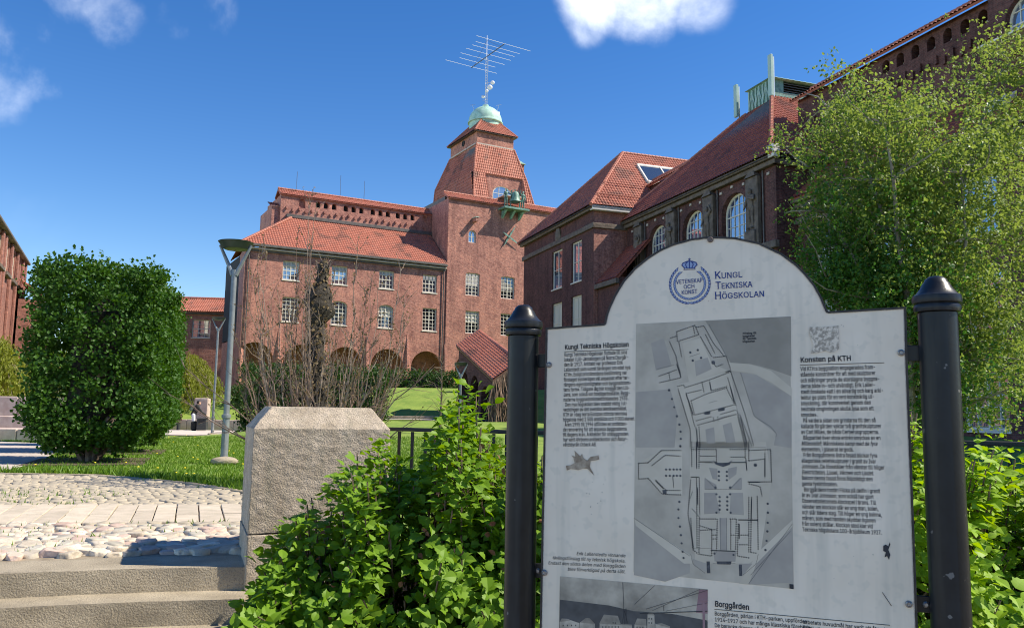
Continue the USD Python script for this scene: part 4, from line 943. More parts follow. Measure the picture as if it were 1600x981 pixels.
# ================================================================== LEFT AND BACK BUILDINGS
lf = Frame((-47.03, 78), DL); L_ = lf.w
le = thing('left_building', 'sunlit red brick building with tall cream windows and projecting eave', 'building')
ww = [(-15.0, -12.4), (-10.6, -8.0), (-6.4, -3.8), (-19.4, -16.8), (-23.8, -21.2)]
w4 = wallpart(lf, le, -40, 0, -1, 14.28, [box(a, 11.6, b, 14.0) for a, b in ww], 'brick_left')
for a, b in ww: window(lf, w4, a, b, 11.6, 14.0, k=.1, cols=2, rows=2, glass='blind'); obj('planter_box', lf.m(cbox(a - .1, b + .1, -.35, -.003, 11.2, 11.5, .03)), 'relief_stone', w4)
for s in (-17.4, -15.9 + .2, -11.5, -7.2, -2.6, -.4): obj('pier', lf.m(cbox(s - .35, s + .35, -.22, -.003, -1, 14.25, .04)), 'brick_left', w4)
obj('left_body', lf.b(-39.9, -.02, .41, 14, -1, 14.28), 'brick_left', le)
obj('eave', lf.m(cbox(-40, .25, -.45, .5, 14.3, 14.52, .04)), 'relief_stone', le)
obj('roof', hull([L_(s, k, z) for s in (-40, .2) for k, z in ((-.4, 14.53), (14, 14.53), (6, 16.4))]), 'roof_tile', le)
obj('annex', lf.b(-7, 1.2, -2.4, -.41, -1, 10.2), 'brick_left', le)
roof(le, [(L_(-7.2, -2.8, 10.25), L_(1.5, -2.8, 10.25), L_(1.5, -.42, 12.0), L_(-7.2, -.42, 12.0))])
obj('annex_cornice', lf.m(cbox(-7.1, 1.4, -2.7, -2.38, 9.7, 10.15, .03)), 'white_trim', le)

lk = thing('link_building', 'low dark brick linking wing with red tiled roof behind the clipped hedges', 'building')
lkf = Frame((-45, 90), (1, .10)); kw = lkf.w
kh = [(13.6, 15.6, 8.6, 10.6), (9.4, 11.4, 8.6, 10.6), (5.2, 7.2, 8.6, 10.6)]
w5 = wallpart(lkf, lk, 0, 26, -1, 11.4, [box(a[0], a[2], a[1], a[3]) for a in kh], 'brick_red')
for a in kh: window(lkf, w5, *a, cols=3, rows=4, glass='glass_bright')
obj('link_body', lkf.b(.02, 25.9, .42, 8, -1, 11.3), 'brick_red', lk)
obj('cornice', lkf.m(cbox(0, 26, -.3, -.003, 11.2, 11.45, .03)), 'lead_grey', lk)
roof(lk, [(kw(-.3, -.5, 11.5), kw(26, -.5, 11.5), kw(26, 2.5, 13.3), kw(-.3, 2.5, 13.3))], [(kw(-.3, 2.5, 13.35), kw(26, 2.5, 13.35))])


# ================================================================== FOLIAGE
LEAF_OUT = {'ovate': [(0, 0), (.16, .10), (.30, .22), (.37, .36), (.40, .50), (.33, .66), (.22, .80), (.12, .91), (0, 1.06)],
            'lobed': [(0, 0), (.20, .04), (.40, .14), (.36, .28), (.50, .44), (.34, .52), (.30, .70), (.14, .78), (0, 1.05)],
            'small': [(0, 0), (.32, .32), (.30, .62), (0, 1.0)], 'narrow': [(0, 0), (.13, .4), (0, 1.0)]}


def leaf_template(kind, fold=.16, droop=.22):
    o = LEAF_OUT[kind]; n = len(o); mid = [(0, y) for _, y in o[1:-1]]
    P = [(x, y, fold * x * 1.6 - droop * y * y) for x, y in o] + [(-x, y, fold * x * 1.6 - droop * y * y) for x, y in o[1:-1]] + [(0, y, -droop * y * y) for _, y in mid]
    R = list(range(n)); Lf = [0] + list(range(n, 2 * n - 2)) + [n - 1]; Mi = [0] + list(range(2 * n - 2, 3 * n - 4)) + [n - 1]; f = []
    for i in range(n - 1):
        for a, b, c in ((Mi[i], R[i], R[i + 1]), (Mi[i], R[i + 1], Mi[i + 1]), (Mi[i], Lf[i + 1], Lf[i]), (Mi[i], Mi[i + 1], Lf[i + 1])):
            if len({a, b, c}) == 3: f.append((a, b, c))
    return np.array(P, float), np.array(f)


def leaves(pos, direc, up, size, kind, width=None):
    """one leaf at each pos growing along direc with its upper face towards up"""
    P, f = leaf_template(kind); d = direc / np.linalg.norm(direc, axis=1, keepdims=True)
    x = np.cross(d, up); x /= np.linalg.norm(x, axis=1, keepdims=True) + 1e-9; z = np.cross(x, d); w = size if width is None else size * width
    V = pos[:, None] + x[:, None] * (P[None, :, :1] * w[:, None, None]) + d[:, None] * (P[None, :, 1:2] * size[:, None, None]) + z[:, None] * (P[None, :, 2:] * size[:, None, None])
    n = len(P); Fs = (f[None] + (np.arange(len(pos)) * n)[:, None, None]).reshape(-1, 3)
    return V.reshape(-1, 3), Fs


def unit(v): return v / (np.linalg.norm(v, axis=-1, keepdims=True) + 1e-9)


# ------------------------------------------------------------------ leafy shrubs round the sign
def shrub(name, label, x0, x1, top_fn, cy_fn, n_sprig, seed, n_single=300):
    r = np.random.default_rng(seed); t = thing(name, label, 'shrub', group=None)
    pos, dr, up, sz = [], [], [], []; stems = []
    for i in range(n_sprig):
        x = r.uniform(x0, x1); ph = r.uniform(-.35, 1.0) ** 1 * 1.75; cy = cy_fn(x); zt = top_fn(x); z0 = -.42
        depth = r.uniform(0, 1) ** 2.2 * .38
        lump = (meshkit.noise(np.array([x * 3.1, ph * 2.2, seed]), seed) - .5) * .44 + (meshkit.noise(np.array([x * 8, ph * 6, seed + 3.]), seed) - .5) * .30
        rr = 1 + lump - depth
        y = cy - 1.0 * math.sin(ph) * rr; z = z0 + (zt - z0) * (max(math.cos(ph), -.1) ** .75 if math.cos(ph) > 0 else 0) * min(rr, 1.12)
        if math.cos(ph) <= 0: z = z0 + r.uniform(0, .15)
        if meshkit.noise(np.array([x * 4.2 + 9, ph * 3.4, seed + 20.]), seed + 5) > .75 and ph > .25: continue
        if z < z0 + .05 and r.random() < .5: continue
        nrm = np.array([r.normal(.12, .5), -math.sin(ph) * .7 + r.normal(0, .3), math.cos(ph) * .9 + .5]); nrm /= np.linalg.norm(nrm)
        c = np.array([x, y, z]); nl = r.integers(5, 9); sc = r.uniform(.75, 1.25) * (1 if depth < .15 else 1.1)
        a0 = r.uniform(0, 6.3); e1 = unit(np.cross(nrm, [0.3, .2, .9])); e2 = np.cross(nrm, e1)
        for k in range(nl):
            lay = k // 2; a = a0 + k * 2.4; tilt = .95 - .14 * (nl - k) + r.normal(0, .12)
            d = (e1 * math.cos(a) + e2 * math.sin(a)) * math.cos(1 - tilt if tilt > 1 else .35) + nrm * (.05 + .12 * k * .5)
            p = c - nrm * (.028 * (nl - k)) + d * .012; pos.append(p); dr.append(d + [0, 0, -.12]); up.append(nrm + r.normal(0, .34, 3)); sz.append(sc * r.uniform(.038, .076) * (1.15 - .06 * k))
        if r.random() < .22: stems.append(tube([c, c + (np.array([x + r.normal(0, .1), cy + .1, z0]) - c) * .5 + r.normal(0, .03, 3), np.array([x + r.normal(0, .15), cy + r.normal(0, .2), z0])], [.004, .007, .011], 4, False))
    pos, dr, up, sz = map(np.array, (pos, dr, up, sz))
    dist = np.linalg.norm(pos - CAM, axis=1); facing = (unit(up) * unit(CAM - pos)).sum(1); score = sz / dist * (.5 + np.clip(facing, 0, 1))
    vis = pos[:, 2] > -.28; order = np.argsort(-score * vis); one = order[:n_single]; rest = order[n_single:]
    for i in one:
        obj('leaf', leaves(pos[i:i + 1], dr[i:i + 1], up[i:i + 1], sz[i:i + 1] * 1.0, 'lobed' if i % 3 else 'ovate'), 'shrub_leaf', t)
    deep = np.array([False] * len(pos)); h = len(rest)
    a, b = rest[::2], rest[1::2]
    obj('foliage', cat_([leaves(pos[a], dr[a], up[a], sz[a], 'lobed'), leaves(pos[b], dr[b], up[b], sz[b], 'ovate')]), 'shrub_leaf', t, kind='stuff')
    # inner leaves coloured darker for shade, and bare wood inside
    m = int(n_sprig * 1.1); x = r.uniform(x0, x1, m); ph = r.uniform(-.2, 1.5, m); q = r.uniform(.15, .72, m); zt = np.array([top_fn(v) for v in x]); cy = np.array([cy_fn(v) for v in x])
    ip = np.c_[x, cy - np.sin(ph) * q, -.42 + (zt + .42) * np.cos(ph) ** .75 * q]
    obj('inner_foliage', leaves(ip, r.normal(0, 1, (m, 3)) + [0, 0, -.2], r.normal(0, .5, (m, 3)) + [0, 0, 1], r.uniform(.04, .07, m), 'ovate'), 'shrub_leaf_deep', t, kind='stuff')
    obj('twigs', cat_(stems), 'twig', t, kind='stuff')
    m = 160; x = r.uniform(x0, x1, m); ph = r.uniform(.1, 1.3, m); zt = np.array([top_fn(v) for v in x]); cy = np.array([cy_fn(v) for v in x])
    ip = np.c_[x, cy - np.sin(ph) * .9, -.42 + (zt + .42) * np.cos(ph) ** .75 * .9]
    obj('withered_leaves', leaves(ip, r.normal(0, 1, (m, 3)), r.normal(0, 1, (m, 3)), r.uniform(.02, .045, m), 'small'), 'dry_leaf', t, kind='stuff')
    return t


def top_left(x): return float(np.interp(x, [-1.42, -1.32, -1.2, -1.0, -.85, -.72, -.63, -.5, -.38, -.28, .0, .3, 1.0], [.02, .22, .44, .62, .76, .80, .60, .62, .95, 1.10, 1.08, 1.05, 1.0]))


shrub('leafy_shrub', 'bright green leafy shrub between the granite pillar and the left sign post', -1.34, .95, top_left, lambda x: 5.0 - .14 * (x + 1), 3000, 11)
shrub('leafy_shrub', 'bright green leafy shrub seen to the right of the right sign post', 1.35, 4.0, lambda x: float(np.interp(x, [1.3, 1.8, 2.2, 2.5, 3.0, 4.0], [.85, .97, .98, .92, .84, .84])), lambda x: 4.75 - .22 * (x - 1), 2900, 12)


# ------------------------------------------------------------------ clipped hedges
def clipped(t, W, D, H, base, n, seed, mat_='hedge_leaf', size=(.05, .085), leg=True, kind='small', inner=True, spread=.085):
    """leaves over a clipped block; origin at the middle of its foot"""
    r = np.random.default_rng(seed); pos, nr = [], []
    faces = [('x', 1, D * (H - base)), ('x', -1, D * (H - base)), ('y', 1, W * (H - base)), ('y', -1, W * (H - base)), ('z', 1, W * D), ('z', -1, W * D)]
    tot = sum(f[2] for f in faces)
    for ax, sg, ar in faces:
        m = int(n * ar / tot); a, b = r.uniform(-1.04, 1.04, m), r.uniform(-1, 1.03, m); dep = r.uniform(0, 1, m) ** 2 * .30
        if ax == 'x': p = np.c_[np.full(m, sg * W / 2) - sg * dep, a * D / 2, base + (b + 1) / 2 * (H - base)]; q = [sg, 0, 0]
        elif ax == 'y': p = np.c_[a * W / 2, np.full(m, sg * D / 2) - sg * dep, base + (b + 1) / 2 * (H - base)]; q = [0, sg, 0]
        else: p = np.c_[a * W / 2, b * D / 2, (H - dep if sg > 0 else base + dep)]; q = [0, 0, sg]
        pos.append(p); nr.append(np.tile(q, (m, 1)))
    p, q = np.vstack(pos), np.vstack(nr).astype(float)
    cidx = r.integers(0, len(p), len(p)); cc_ = p[::14]; qq_ = q[::14]; ci = r.integers(0, len(cc_), len(p)); p = cc_[ci] + r.normal(0, 1, (len(p), 3)) * spread; q = qq_[ci]
    lump = (np.stack([meshkit.noise(p * 1.9 + 5, seed), meshkit.noise(p * 5 + 9, seed + 1)], 1) - .5); p += q * (lump[:, :1] * .26 + lump[:, 1:] * .34)
    # rounded corners, taper to the stem below
    zr_ = np.clip((p[:, 2] - base) / (H - base), 0, 1); k = 1 - .26 * np.clip(.14 - zr_, 0, 1) / .14 * (1 if leg else 0)
    p[:, 0] *= k; p[:, 1] *= k
    g = meshkit.noise(p * 2.4 + 31, seed + 7); keep = g < .80; p, q = p[keep], q[keep]; m = len(p)
    d = q * .55 + r.normal(0, .6, (m, 3)) + [0, 0, .35]; u = q + r.normal(0, .55, (m, 3)) + [0, 0, .35]
    obj('foliage', leaves(p, d, u, r.uniform(*size, m), kind, np.full(m, 1.15)), mat_, t, kind='stuff')
    if inner:
        c = cbox(-W / 2 + .55, W / 2 - .55, -D / 2 + .55, D / 2 - .55, base + .4, H - .55, .3); obj('inner_twigs', rough(c, .22, .22, 3, seed), 'bark_black', t, smooth=True)  # solid core coloured black to stand for shade inside the hedge
    if leg:
        for i in range(7):
            a = r.uniform(0, 6.3); f = np.array([.07 * math.cos(a), .07 * math.sin(a), -.05]); e = np.array([W * .34 * math.cos(a), D * .34 * math.sin(a), base + .5]); obj('stem', tube([f, f + (e - f) * .45 + [0, 0, .06], e], [.075, .055, .03], 6, False), 'bark', t)


hg = 'clipped hedge blocks in a row along the gravel walk'
hd_lab = ['nearest and largest clipped dark green hedge block, left of the lamp post', 'second clipped hedge block in the row behind the nearest one', 'third clipped hedge block in the row, mostly hidden', 'last clipped hedge block at the far end of the row']
h0 = thing('clipped_hedge', hd_lab[0], 'hedge', (-8.03, 15.9, 0), 20.0, hg)
clipped(h0, 2.02, 1.62, 3.66, .36, 38000, 21)
obj('soil_patch', hull([(a, b, z) for a in (-1.0, 1.0) for b in (-1.05, 1.05) for z in (-.05, .012)]), 'soil', h0)
copy_of(h0, (-9.15, 19.4, -.01), 200.0, hd_lab[1]); copy_of(h0, (-10.55, 23.1, -.06), 20.0, hd_lab[2]); copy_of(h0, (-12.05, 26.8, -.13), 200.0, hd_lab[3])
# lower clipped pieces across the court
h5 = thing('clipped_hedge', 'dark clipped hedge block behind the bare shrub, right of the lamp post', 'hedge', (-9.3, 39.3, -.30), 14)
clipped(h5, 6.4, 2.2, 3.2, .1, 18000, 27, 'hedge_leaf_far', (.08, .14), leg=False, spread=.13)
for i, (s, k, W, lab) in enumerate([(-6.1, 56.6, 4.6, 'low clipped hedge in front of the arcade beside the porch'), (-10.9, 56.2, 4.2, 'low clipped hedge in front of the middle arches of the arcade'), (-16.2, 56.2, 5.2, 'low clipped hedge at the left end of the arcade')]):
    c = np.array([s, k]); t = thing('low_hedge', lab, 'hedge', (c[0], c[1], float(ground_z(c[0], c[1])) - .05), 8, 'low hedges in front of the arcade'); clipped(t, W, 1.4, 1.05, .02, 4200, 31 + i, 'hedge_leaf_far', (.10, .17), leg=False, spread=.15)


# ------------------------------------------------------------------ trees
def limb(r, a, b, bend, r0, r1, n=7, seg=6):
    t = np.linspace(0, 1, n)[:, None]; P = a + (b - a) * t + np.sin(t * np.pi) * r.normal(0, bend, 3) + np.vstack([np.zeros(3), r.normal(0, bend * .18, (n - 2, 3)), np.zeros(3)])
    return P, tube(P, np.linspace(r0, r1, n), seg, False)


tr = np.random.default_rng(41); tb = np.array([6.15, 12.6, -.02])
tree = thing('leafy_tree', 'tall multi stemmed tree with small pale green leaves right of the sign', 'tree')
tips = []; trunk = []
for i in range(9):
    a = tr.uniform(0, 2 * np.pi); e = tb + [1.0 * math.cos(a) * tr.uniform(.6, 1.7), 1.2 * math.sin(a) * tr.uniform(.4, 1.2), tr.uniform(4.2, 5.6)]
    if i == 0: e = tb + [1.75, .1, 6.75]
    if i == 1: e = tb + [-.95, 0, 5.9]
    P, m = limb(tr, tb + [.10 * math.cos(a), .1 * math.sin(a), 0], e, .22, .075, .014); obj('stem' if i else 'trunk', m, 'bark_grey', tree, smooth=True)
    for k in range(2, 7):
        for _ in range(3):
            b = P[k] + [tr.normal(0, .65), tr.normal(0, .6), tr.uniform(-.15, .75)]; P2, m2 = limb(tr, P[k], b, .10, .018, .005, 5, 4); trunk.append(m2); tips += [(P2[j], .30) for j in (2, 3, 4)]
obj('branches', cat_(trunk), 'bark_grey', tree, kind='stuff')
# crown sprays
cl = []
for _ in range(125):
    u = tr.normal(0, 1, 3); u /= np.linalg.norm(u); rad = tr.uniform(.35, 1) ** .6; c = np.array([.25, 0, 3.35]) + u * [1.72, 1.6, 2.45] * rad
    if c[2] > 4.9 and abs(c[0] + .1 * (c[2] - 4.9)) > 1.55 - (c[2] - 4.9) * .35 and c[0] < .6: continue
    cl.append((tb + c, tr.uniform(.22, .42)))
for c in ([1.5, 0, 5.6], [1.62, 0, 5.95], [1.75, 0, 6.3], [1.8, .1, 6.6], [1.86, .1, 6.85], [1.35, .1, 5.3], [-.95, 0, 5.7], [-1.0, 0, 5.4], [.5, 0, 5.75], [.2, 0, 5.85], [-.4, 0, 5.8], [-1.35, 0, 4.7], [-1.5, 0, 4.1], [-1.45, 0, 3.2], [2.0, 0, 4.8], [2.1, 0, 4.1], [2.2, 0, 3.3], [-1.7, .3, 2.2], [-1.6, 0, 1.6], [-1.75, 0, 2.7], [2.1, 0, 2.4], [1.9, 0, 1.8], [1.0, -.3, 1.5], [0, -.3, 1.3]): cl.append((tb + np.array(c), .26 if c[2] > 5.5 else .34))
cl += [tips[i] for i in tr.choice(len(tips), 150, replace=False)]
pos, dr, lit = [], [], []
for c, s in cl:
    n = int(tr.uniform(230, 430) * (s / .3)); p = c + tr.normal(0, 1, (n, 3)) * [s, s, s * .8]; out_ = tr.normal(0, .5, 3) + [0, 0, .5]
    for k in range(0, n, 9): p[k:k + 9] = p[k] + np.outer(np.linspace(0, .26, len(p[k:k + 9])), unit(out_ + tr.normal(0, .45, 3))) + tr.normal(0, .018, (len(p[k:k + 9]), 3))
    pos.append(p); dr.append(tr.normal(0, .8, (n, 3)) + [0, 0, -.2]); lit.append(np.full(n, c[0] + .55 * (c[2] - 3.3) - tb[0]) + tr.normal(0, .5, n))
pos, dr, lit = np.vstack(pos), np.vstack(dr), np.concatenate(lit); up = tr.normal(0, .5, (len(pos), 3)) + [.55, -.25, .8]; sz = tr.uniform(.038, .070, len(pos))
cut = pos[:, 0] > tb[0] - 1.52 + (meshkit.noise(pos * 2.2, 4) - .5) * .8; pos, dr, lit, up, sz = pos[cut], dr[cut], lit[cut], up[cut], sz[cut]
a = lit > -.45  # splits sun side from shade side for the two leaf colours
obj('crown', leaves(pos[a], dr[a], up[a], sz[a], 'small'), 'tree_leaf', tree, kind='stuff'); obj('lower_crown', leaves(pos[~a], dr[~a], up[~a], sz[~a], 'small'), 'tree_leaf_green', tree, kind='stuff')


def willow(t, H, Rr, n, seed):
    r = np.random.default_rng(seed); obj('trunk', tube([(0, 0, -.2), (.1, 0, H * .3), (0, .1, H * .65)], [.22, .17, .1], 8), 'bark', t, smooth=True)
    st_, pos, dr = [], [], []
    for i in range(n):
        a = r.uniform(0, 6.3); q = r.uniform(.25, 1); h = H * (1 - .45 * q ** 2) * r.uniform(.85, 1.03); p0 = np.array([0, 0, H * .6]); p1 = np.array([Rr * q * math.cos(a) * .8, Rr * q * math.sin(a) * .8, h]); p2 = np.array([Rr * q * math.cos(a) * 1.02, Rr * q * math.sin(a) * 1.02, h - r.uniform(.25, .62) * H])
        tt = np.linspace(0, 1, 14)[:, None]; P = (1 - tt) ** 2 * p0 + 2 * tt * (1 - tt) * p1 + tt ** 2 * p2 + r.normal(0, .04, (14, 3))
        if i % 4 == 0: st_.append(tube(P, np.linspace(.02, .006, 14), 3, False))
        for _ in range(5): pos.append(P[3:] + r.normal(0, .09, (11, 3))); dr.append(np.tile([0, 0, -1.], (11, 1)) + r.normal(0, .45, (11, 3)))
    pos, dr = np.vstack(pos), np.vstack(dr); obj('branches', cat_(st_), 'twig_light', t, kind='stuff')
    obj('crown', leaves(pos, dr, r.normal(0, 1, (len(pos), 3)), r.uniform(.12, .24, len(pos)), 'small', np.full(len(pos), .5)), 'willow_leaf', t, kind='stuff')


w0 = thing('willow_tree', 'yellow green weeping shrub at the left edge below the cream windows', 'tree', (-26.2, 40.5, -.2), 0, 'yellow green weeping trees')
willow(w0, 5.8, 3.0, 420, 51)
copy_of(w0, (-22.4, 56.5, -.05), 70, 'yellow green weeping tree behind the person at the bin')
copy_of(w0, (-29.5, 52.5, 0), 160, 'yellow green weeping tree half hidden by the clipped hedges')

# bare shrub with a fan of upright stems
br = np.random.default_rng(61); sb_ = np.array([-2.78, 11.9, -.02])
bs = thing('bare_shrub', 'large leafless shrub with a fan of tall upright stems behind the granite pillar', 'shrub')
bp_, bd_ = [], []
for i in range(54):
    a = br.uniform(0, 2 * np.pi); q = br.uniform(.05, 1) ** .8; reach = 1.35 * q; h = br.uniform(2.3, 4.25) * (1 - .33 * q)
    if math.cos(a) < 0: h *= 1.05
    f = sb_ + [.28 * math.cos(a) * q, .25 * math.sin(a) * q, 0]; e = sb_ + [reach * math.cos(a) * 1.05, reach * math.sin(a) * .8, h]
    n = 9; t = np.linspace(0, 1, n)[:, None]; ctl = (f + e) / 2 + np.array([.35 * reach * math.cos(a), .3 * reach * math.sin(a), -.12 * h]); P = (1 - t) ** 2 * f + 2 * t * (1 - t) * ctl + t ** 2 * e + np.vstack([np.zeros(3), br.normal(0, .022, (n - 1, 3))])
    ms = [tube(P, np.linspace(.013, .0035, n) * br.uniform(.75, 1.2), 5, False)]
    for k in range(2, n):
        for _ in range(br.integers(2, 5)):
            d = unit(P[k] - P[k - 1]) + br.normal(0, .32, 3); l = br.uniform(.18, .6) * (1.1 - .06 * k); e2 = P[k] + unit(d) * l; ms.append(tube([P[k], (P[k] + e2) / 2 + br.normal(0, .015, 3), e2], [.0048, .0038, .0022], 3, False))
            for s in np.linspace(.2, 1, 5): bp_.append(P[k] + (e2 - P[k]) * s + br.normal(0, .006, 3)); bd_.append(unit(d) + br.normal(0, .5, 3))
    obj('stem', cat_(ms), 'twig' if i % 3 else 'twig_light', bs)
for k, (ex_, ez_) in enumerate(((-1.95, .75), (-1.8, 1.15), (-1.6, .55), (1.5, .5), (1.35, .9), (1.7, 1.2))):
    P, m = limb(br, sb_, sb_ + [ex_, -.4, ez_ + .5], .1, .016, .004, 8, 5); ms = [m]
    for j_ in range(3, 8):
        for _ in range(2): e2 = P[j_] + [np.sign(ex_) * br.uniform(.05, .35), br.normal(0, .1), br.uniform(-.05, .35)]; ms.append(tube([P[j_], e2], [.005, .0025], 3, False)); bp_.append(e2); bd_.append(e2 - P[j_])
    obj('stem', cat_(ms), 'twig', bs)
bp_, bd_ = np.array(bp_), np.array(bd_); pick = br.random(len(bp_)) < .85
obj('buds', leaves(bp_[pick], bd_[pick], br.normal(0, 1, (pick.sum(), 3)), br.uniform(.016, .042, pick.sum()), 'small'), 'bud', bs, kind='stuff')
# the old trunk in its midst
ot = thing('old_trunk', 'dark gnarled old tree trunk with a burr on top among the bare stems', 'tree trunk')
ob = np.array([-2.86, 12.25, 0]); prof = [(-.1, .26), (.3, .20), (.8, .17), (1.3, .15), (1.9, .14), (2.3, .115), (2.42, .17), (2.62, .215), (2.8, .19), (2.92, .12), (3.0, .07), (3.12, .085), (3.22, .08), (3.32, .03)]
P = np.array([[ob[0] + .05 * math.sin(z * 2.1) - .012 * z, ob[1] + .03 * math.cos(z * 1.7), z] for z, _ in prof])
zz_ = np.linspace(-.1, 3.32, 70); P2 = np.c_[np.interp(zz_, P[:, 2], P[:, 0]), np.interp(zz_, P[:, 2], P[:, 1]), zz_]; R2 = np.interp(zz_, *zip(*prof)); v, f = tube(P2, R2, 22)
ax_ = np.c_[np.interp(v[:, 2], zz_, P2[:, 0]), np.interp(v[:, 2], zz_, P2[:, 1]), v[:, 2]]; dv = v - ax_; v = ax_ + dv * (1 + (meshkit.fbm(v * [7, 7, 3.2], 4, 3) - .5)[:, None] * 1.25)
obj('trunk', (v, f), 'bark_black', ot, smooth=True)
ms = []
for i in range(170):
    z = br.uniform(.1, 3.35); R_ = np.interp(z, zz_, R2); a = br.uniform(0, 6.3); c = np.array([np.interp(z, zz_, P2[:, 0]) + R_ * math.cos(a), np.interp(z, zz_, P2[:, 1]) + R_ * math.sin(a), z]); e2 = c + [.10 * math.cos(a), .1 * math.sin(a), br.uniform(.03, .22)] + br.normal(0, .03, 3); ms.append(tube([c, e2], [.006, .002], 3, False))
obj('shoots', cat_(ms), 'twig_light', ot, kind='stuff')
n = 900; z = br.uniform(.1, 3.3, n); a = br.uniform(0, 6.3, n); R_ = np.interp(z, zz_, R2) * br.uniform(.9, 1.35, n); pp_ = np.c_[np.interp(z, zz_, P2[:, 0]) + R_ * np.cos(a), np.interp(z, zz_, P2[:, 1]) + R_ * np.sin(a), z]
obj('dry_ivy', leaves(pp_, br.normal(0, 1, (n, 3)), np.c_[np.cos(a), np.sin(a), np.full(n, .4)] + br.normal(0, .3, (n, 3)), br.uniform(.03, .06, n), 'ovate'), 'bud', ot, kind='stuff')

sap = thing('bare_sapling', 'thin leafless sapling standing on the lawn in front of the porch', 'tree', (-2.55, 30, .28))
obj('trunk', tube([(0, 0, 0), (.03, 0, 1.2), (0, .02, 2.9)], [.05, .035, .008], 6), 'bark', sap); ms = []
for i in range(46):
    z = br.uniform(.6, 2.7); a = br.uniform(0, 6.3); l = br.uniform(.3, .8) * (1.15 - z / 3.2); e2 = np.array([l * math.cos(a), l * math.sin(a), z + l * br.uniform(.3, .9)]); ms += [tube([(0.02, 0, z), e2 * [.5, .5, 1] + [0, 0, -.12 * l], e2], [.010, .007, .003], 3, False)]
obj('branches', cat_(ms), 'twig', sap, kind='stuff')


# ================================================================== STREET LAMPS
def lamp(t, H):
    obj('footing', (lambda m: (m[0] * [.26, .22, .09] + [.03, -.05, .05], m[1]))(rough(tm(trimesh.creation.icosphere(2, 1.0)), .3, .25, 2)), 'granite_step', t, smooth=True)
    obj('pole', tube([(0, 0, 0), (0, 0, .9), (0, 0, .905), (0, 0, H - .62), (0, 0, H - .55)], [.070, .068, .058, .053, .062], 18), 'lamp_grey', t, smooth=40)
    obj('collar', lathe([(.066, .86), (.088, .87), (.088, .93), (.066, .94)], 18), 'lamp_grey', t)
    for a in (0.0, math.pi):
        c, s = math.cos(a), math.sin(a); pts = [(.03 * c, .03 * s, H - .66), (.08 * c, .08 * s, H - .54), (.31 * c, .31 * s, H - .06)]
        obj('arm', tube(pts, [.05, .042, .026], 8), 'lamp_grey', t, smooth=40)
    obj('bowl', lathe([(.02, H - .15), (.21, H - .145), (.24, H - .13), (.335, H - .005), (.34, H), (.33, H + .005), (.31, H - .0), (.21, H - .11), (0, H - .115)], 40), 'lamp_dark', t, smooth=35)
    obj('lamp_lid', lathe([(.325, H - .012), (.16, H + .02), (0, H + .028)], 40), 'lamp_grey', t, smooth=True)
    obj('door', cbox(-.028, .028, -.08, -.06, .35, .62, .004), 'lamp_grey', t)


lg = 'grey bowl topped lamp posts'
for p, H, rz, lab in ((at_z(349.5, 724, 0), 4.32, 0, 'nearest grey lamp post with black bowl, between the hedge and the pillar'), (np.array([-14.75, 41, -.37]), 5.88, 12, 'smaller grey lamp post beside the walk near the person'), (np.array([-2.42, 39.6, .50]), 2.85, 0, 'slender lamp post in the shadow of the porch')):
    t = thing('lamp_post', lab, 'lamp post', p, rz, lg); lamp(t, H)

# ================================================================== TERRACE, PERSON, BIN
tw_ = thing('terrace_wall', 'low pink granite retaining wall along the walk behind the person', 'wall')
x = -23.5; wi = np.random.default_rng(70)
while x < -8.2:
    w_ = wi.uniform(1.1, 1.7); y = 49.4 - .0 * x; obj('stone', cbox(x, min(x + w_ - .02, -8.0), y, y + .5, -.6, .27 + wi.normal(0, .008), .02), 'granite_pink', tw_); x += w_
ps_ = thing('stone_pillar', 'upright pink stone slab standing behind the litter bin', 'pillar', (-18.9, 50.6, -.4)); obj('slab', rough(cbox(-.42, .42, -.25, .25, 0, 1.95, .04), .15, .02, 4), 'granite_pink', ps_, smooth=30); obj('plinth', cbox(-.55, .55, -.35, .35, 0, .5, .03), 'granite_pink', ps_)
lt = thing('left_terrace', 'stepped pinkish granite terrace walls beyond the gravel walk', 'wall')
for i, (y0, z0, z1, xr) in enumerate(((28.0, -.5, .22, -14.2), (29.2, .0, .62, -14.9), (30.6, .4, 1.32, -16.0))):
    x = -34
    while x < xr - .1:
        w_ = wi.uniform(1.0, 1.9); obj('stone', cbox(x, min(x + w_ - .025, xr), y0, y0 + 1.6, z0, z1 + wi.normal(0, .008), .025), 'granite_pink', lt); x += w_
lbn = thing('litter_bin', 'black litter bin in front of the pink stone slab', 'litter bin', (-17.72, 47.6, -.34), 10)
obj('body', cbox(-.27, .27, -.27, .27, .04, .66, .03), 'bin_dark', lbn); obj('lid', cbox(-.29, .29, -.29, .29, .66, .72, .02), 'bin_dark', lbn); obj('opening', cbox(-.16, .16, -.28, -.272, .48, .6, .002), 'interior_dark', lbn)
obj('bag', rough(cbox(-.62, -.30, -.15, .2, 0, .55, .08), .08, .06, 5), 'cloth_black', lbn, smooth=True)
bch = thing('park_bench', 'brown wooden bench end half hidden by the clipped hedge', 'bench', (-19.75, 48.3, -.34), 8)
for i in range(4): obj('slat', cbox(-1.0, .45, -.2 + i * .13, -.1 + i * .13, .42, .46, .008), 'wood_brown', bch)
for i in range(3): obj('back_slat', cbox(-1.0, .45, .34, .38, .55 + i * .13, .65 + i * .13, .008), 'wood_brown', bch)
for x in (-.9, .35): obj('leg', cbox(x - .04, x + .04, -.2, .38, 0, .41, .01), 'bin_dark', bch)

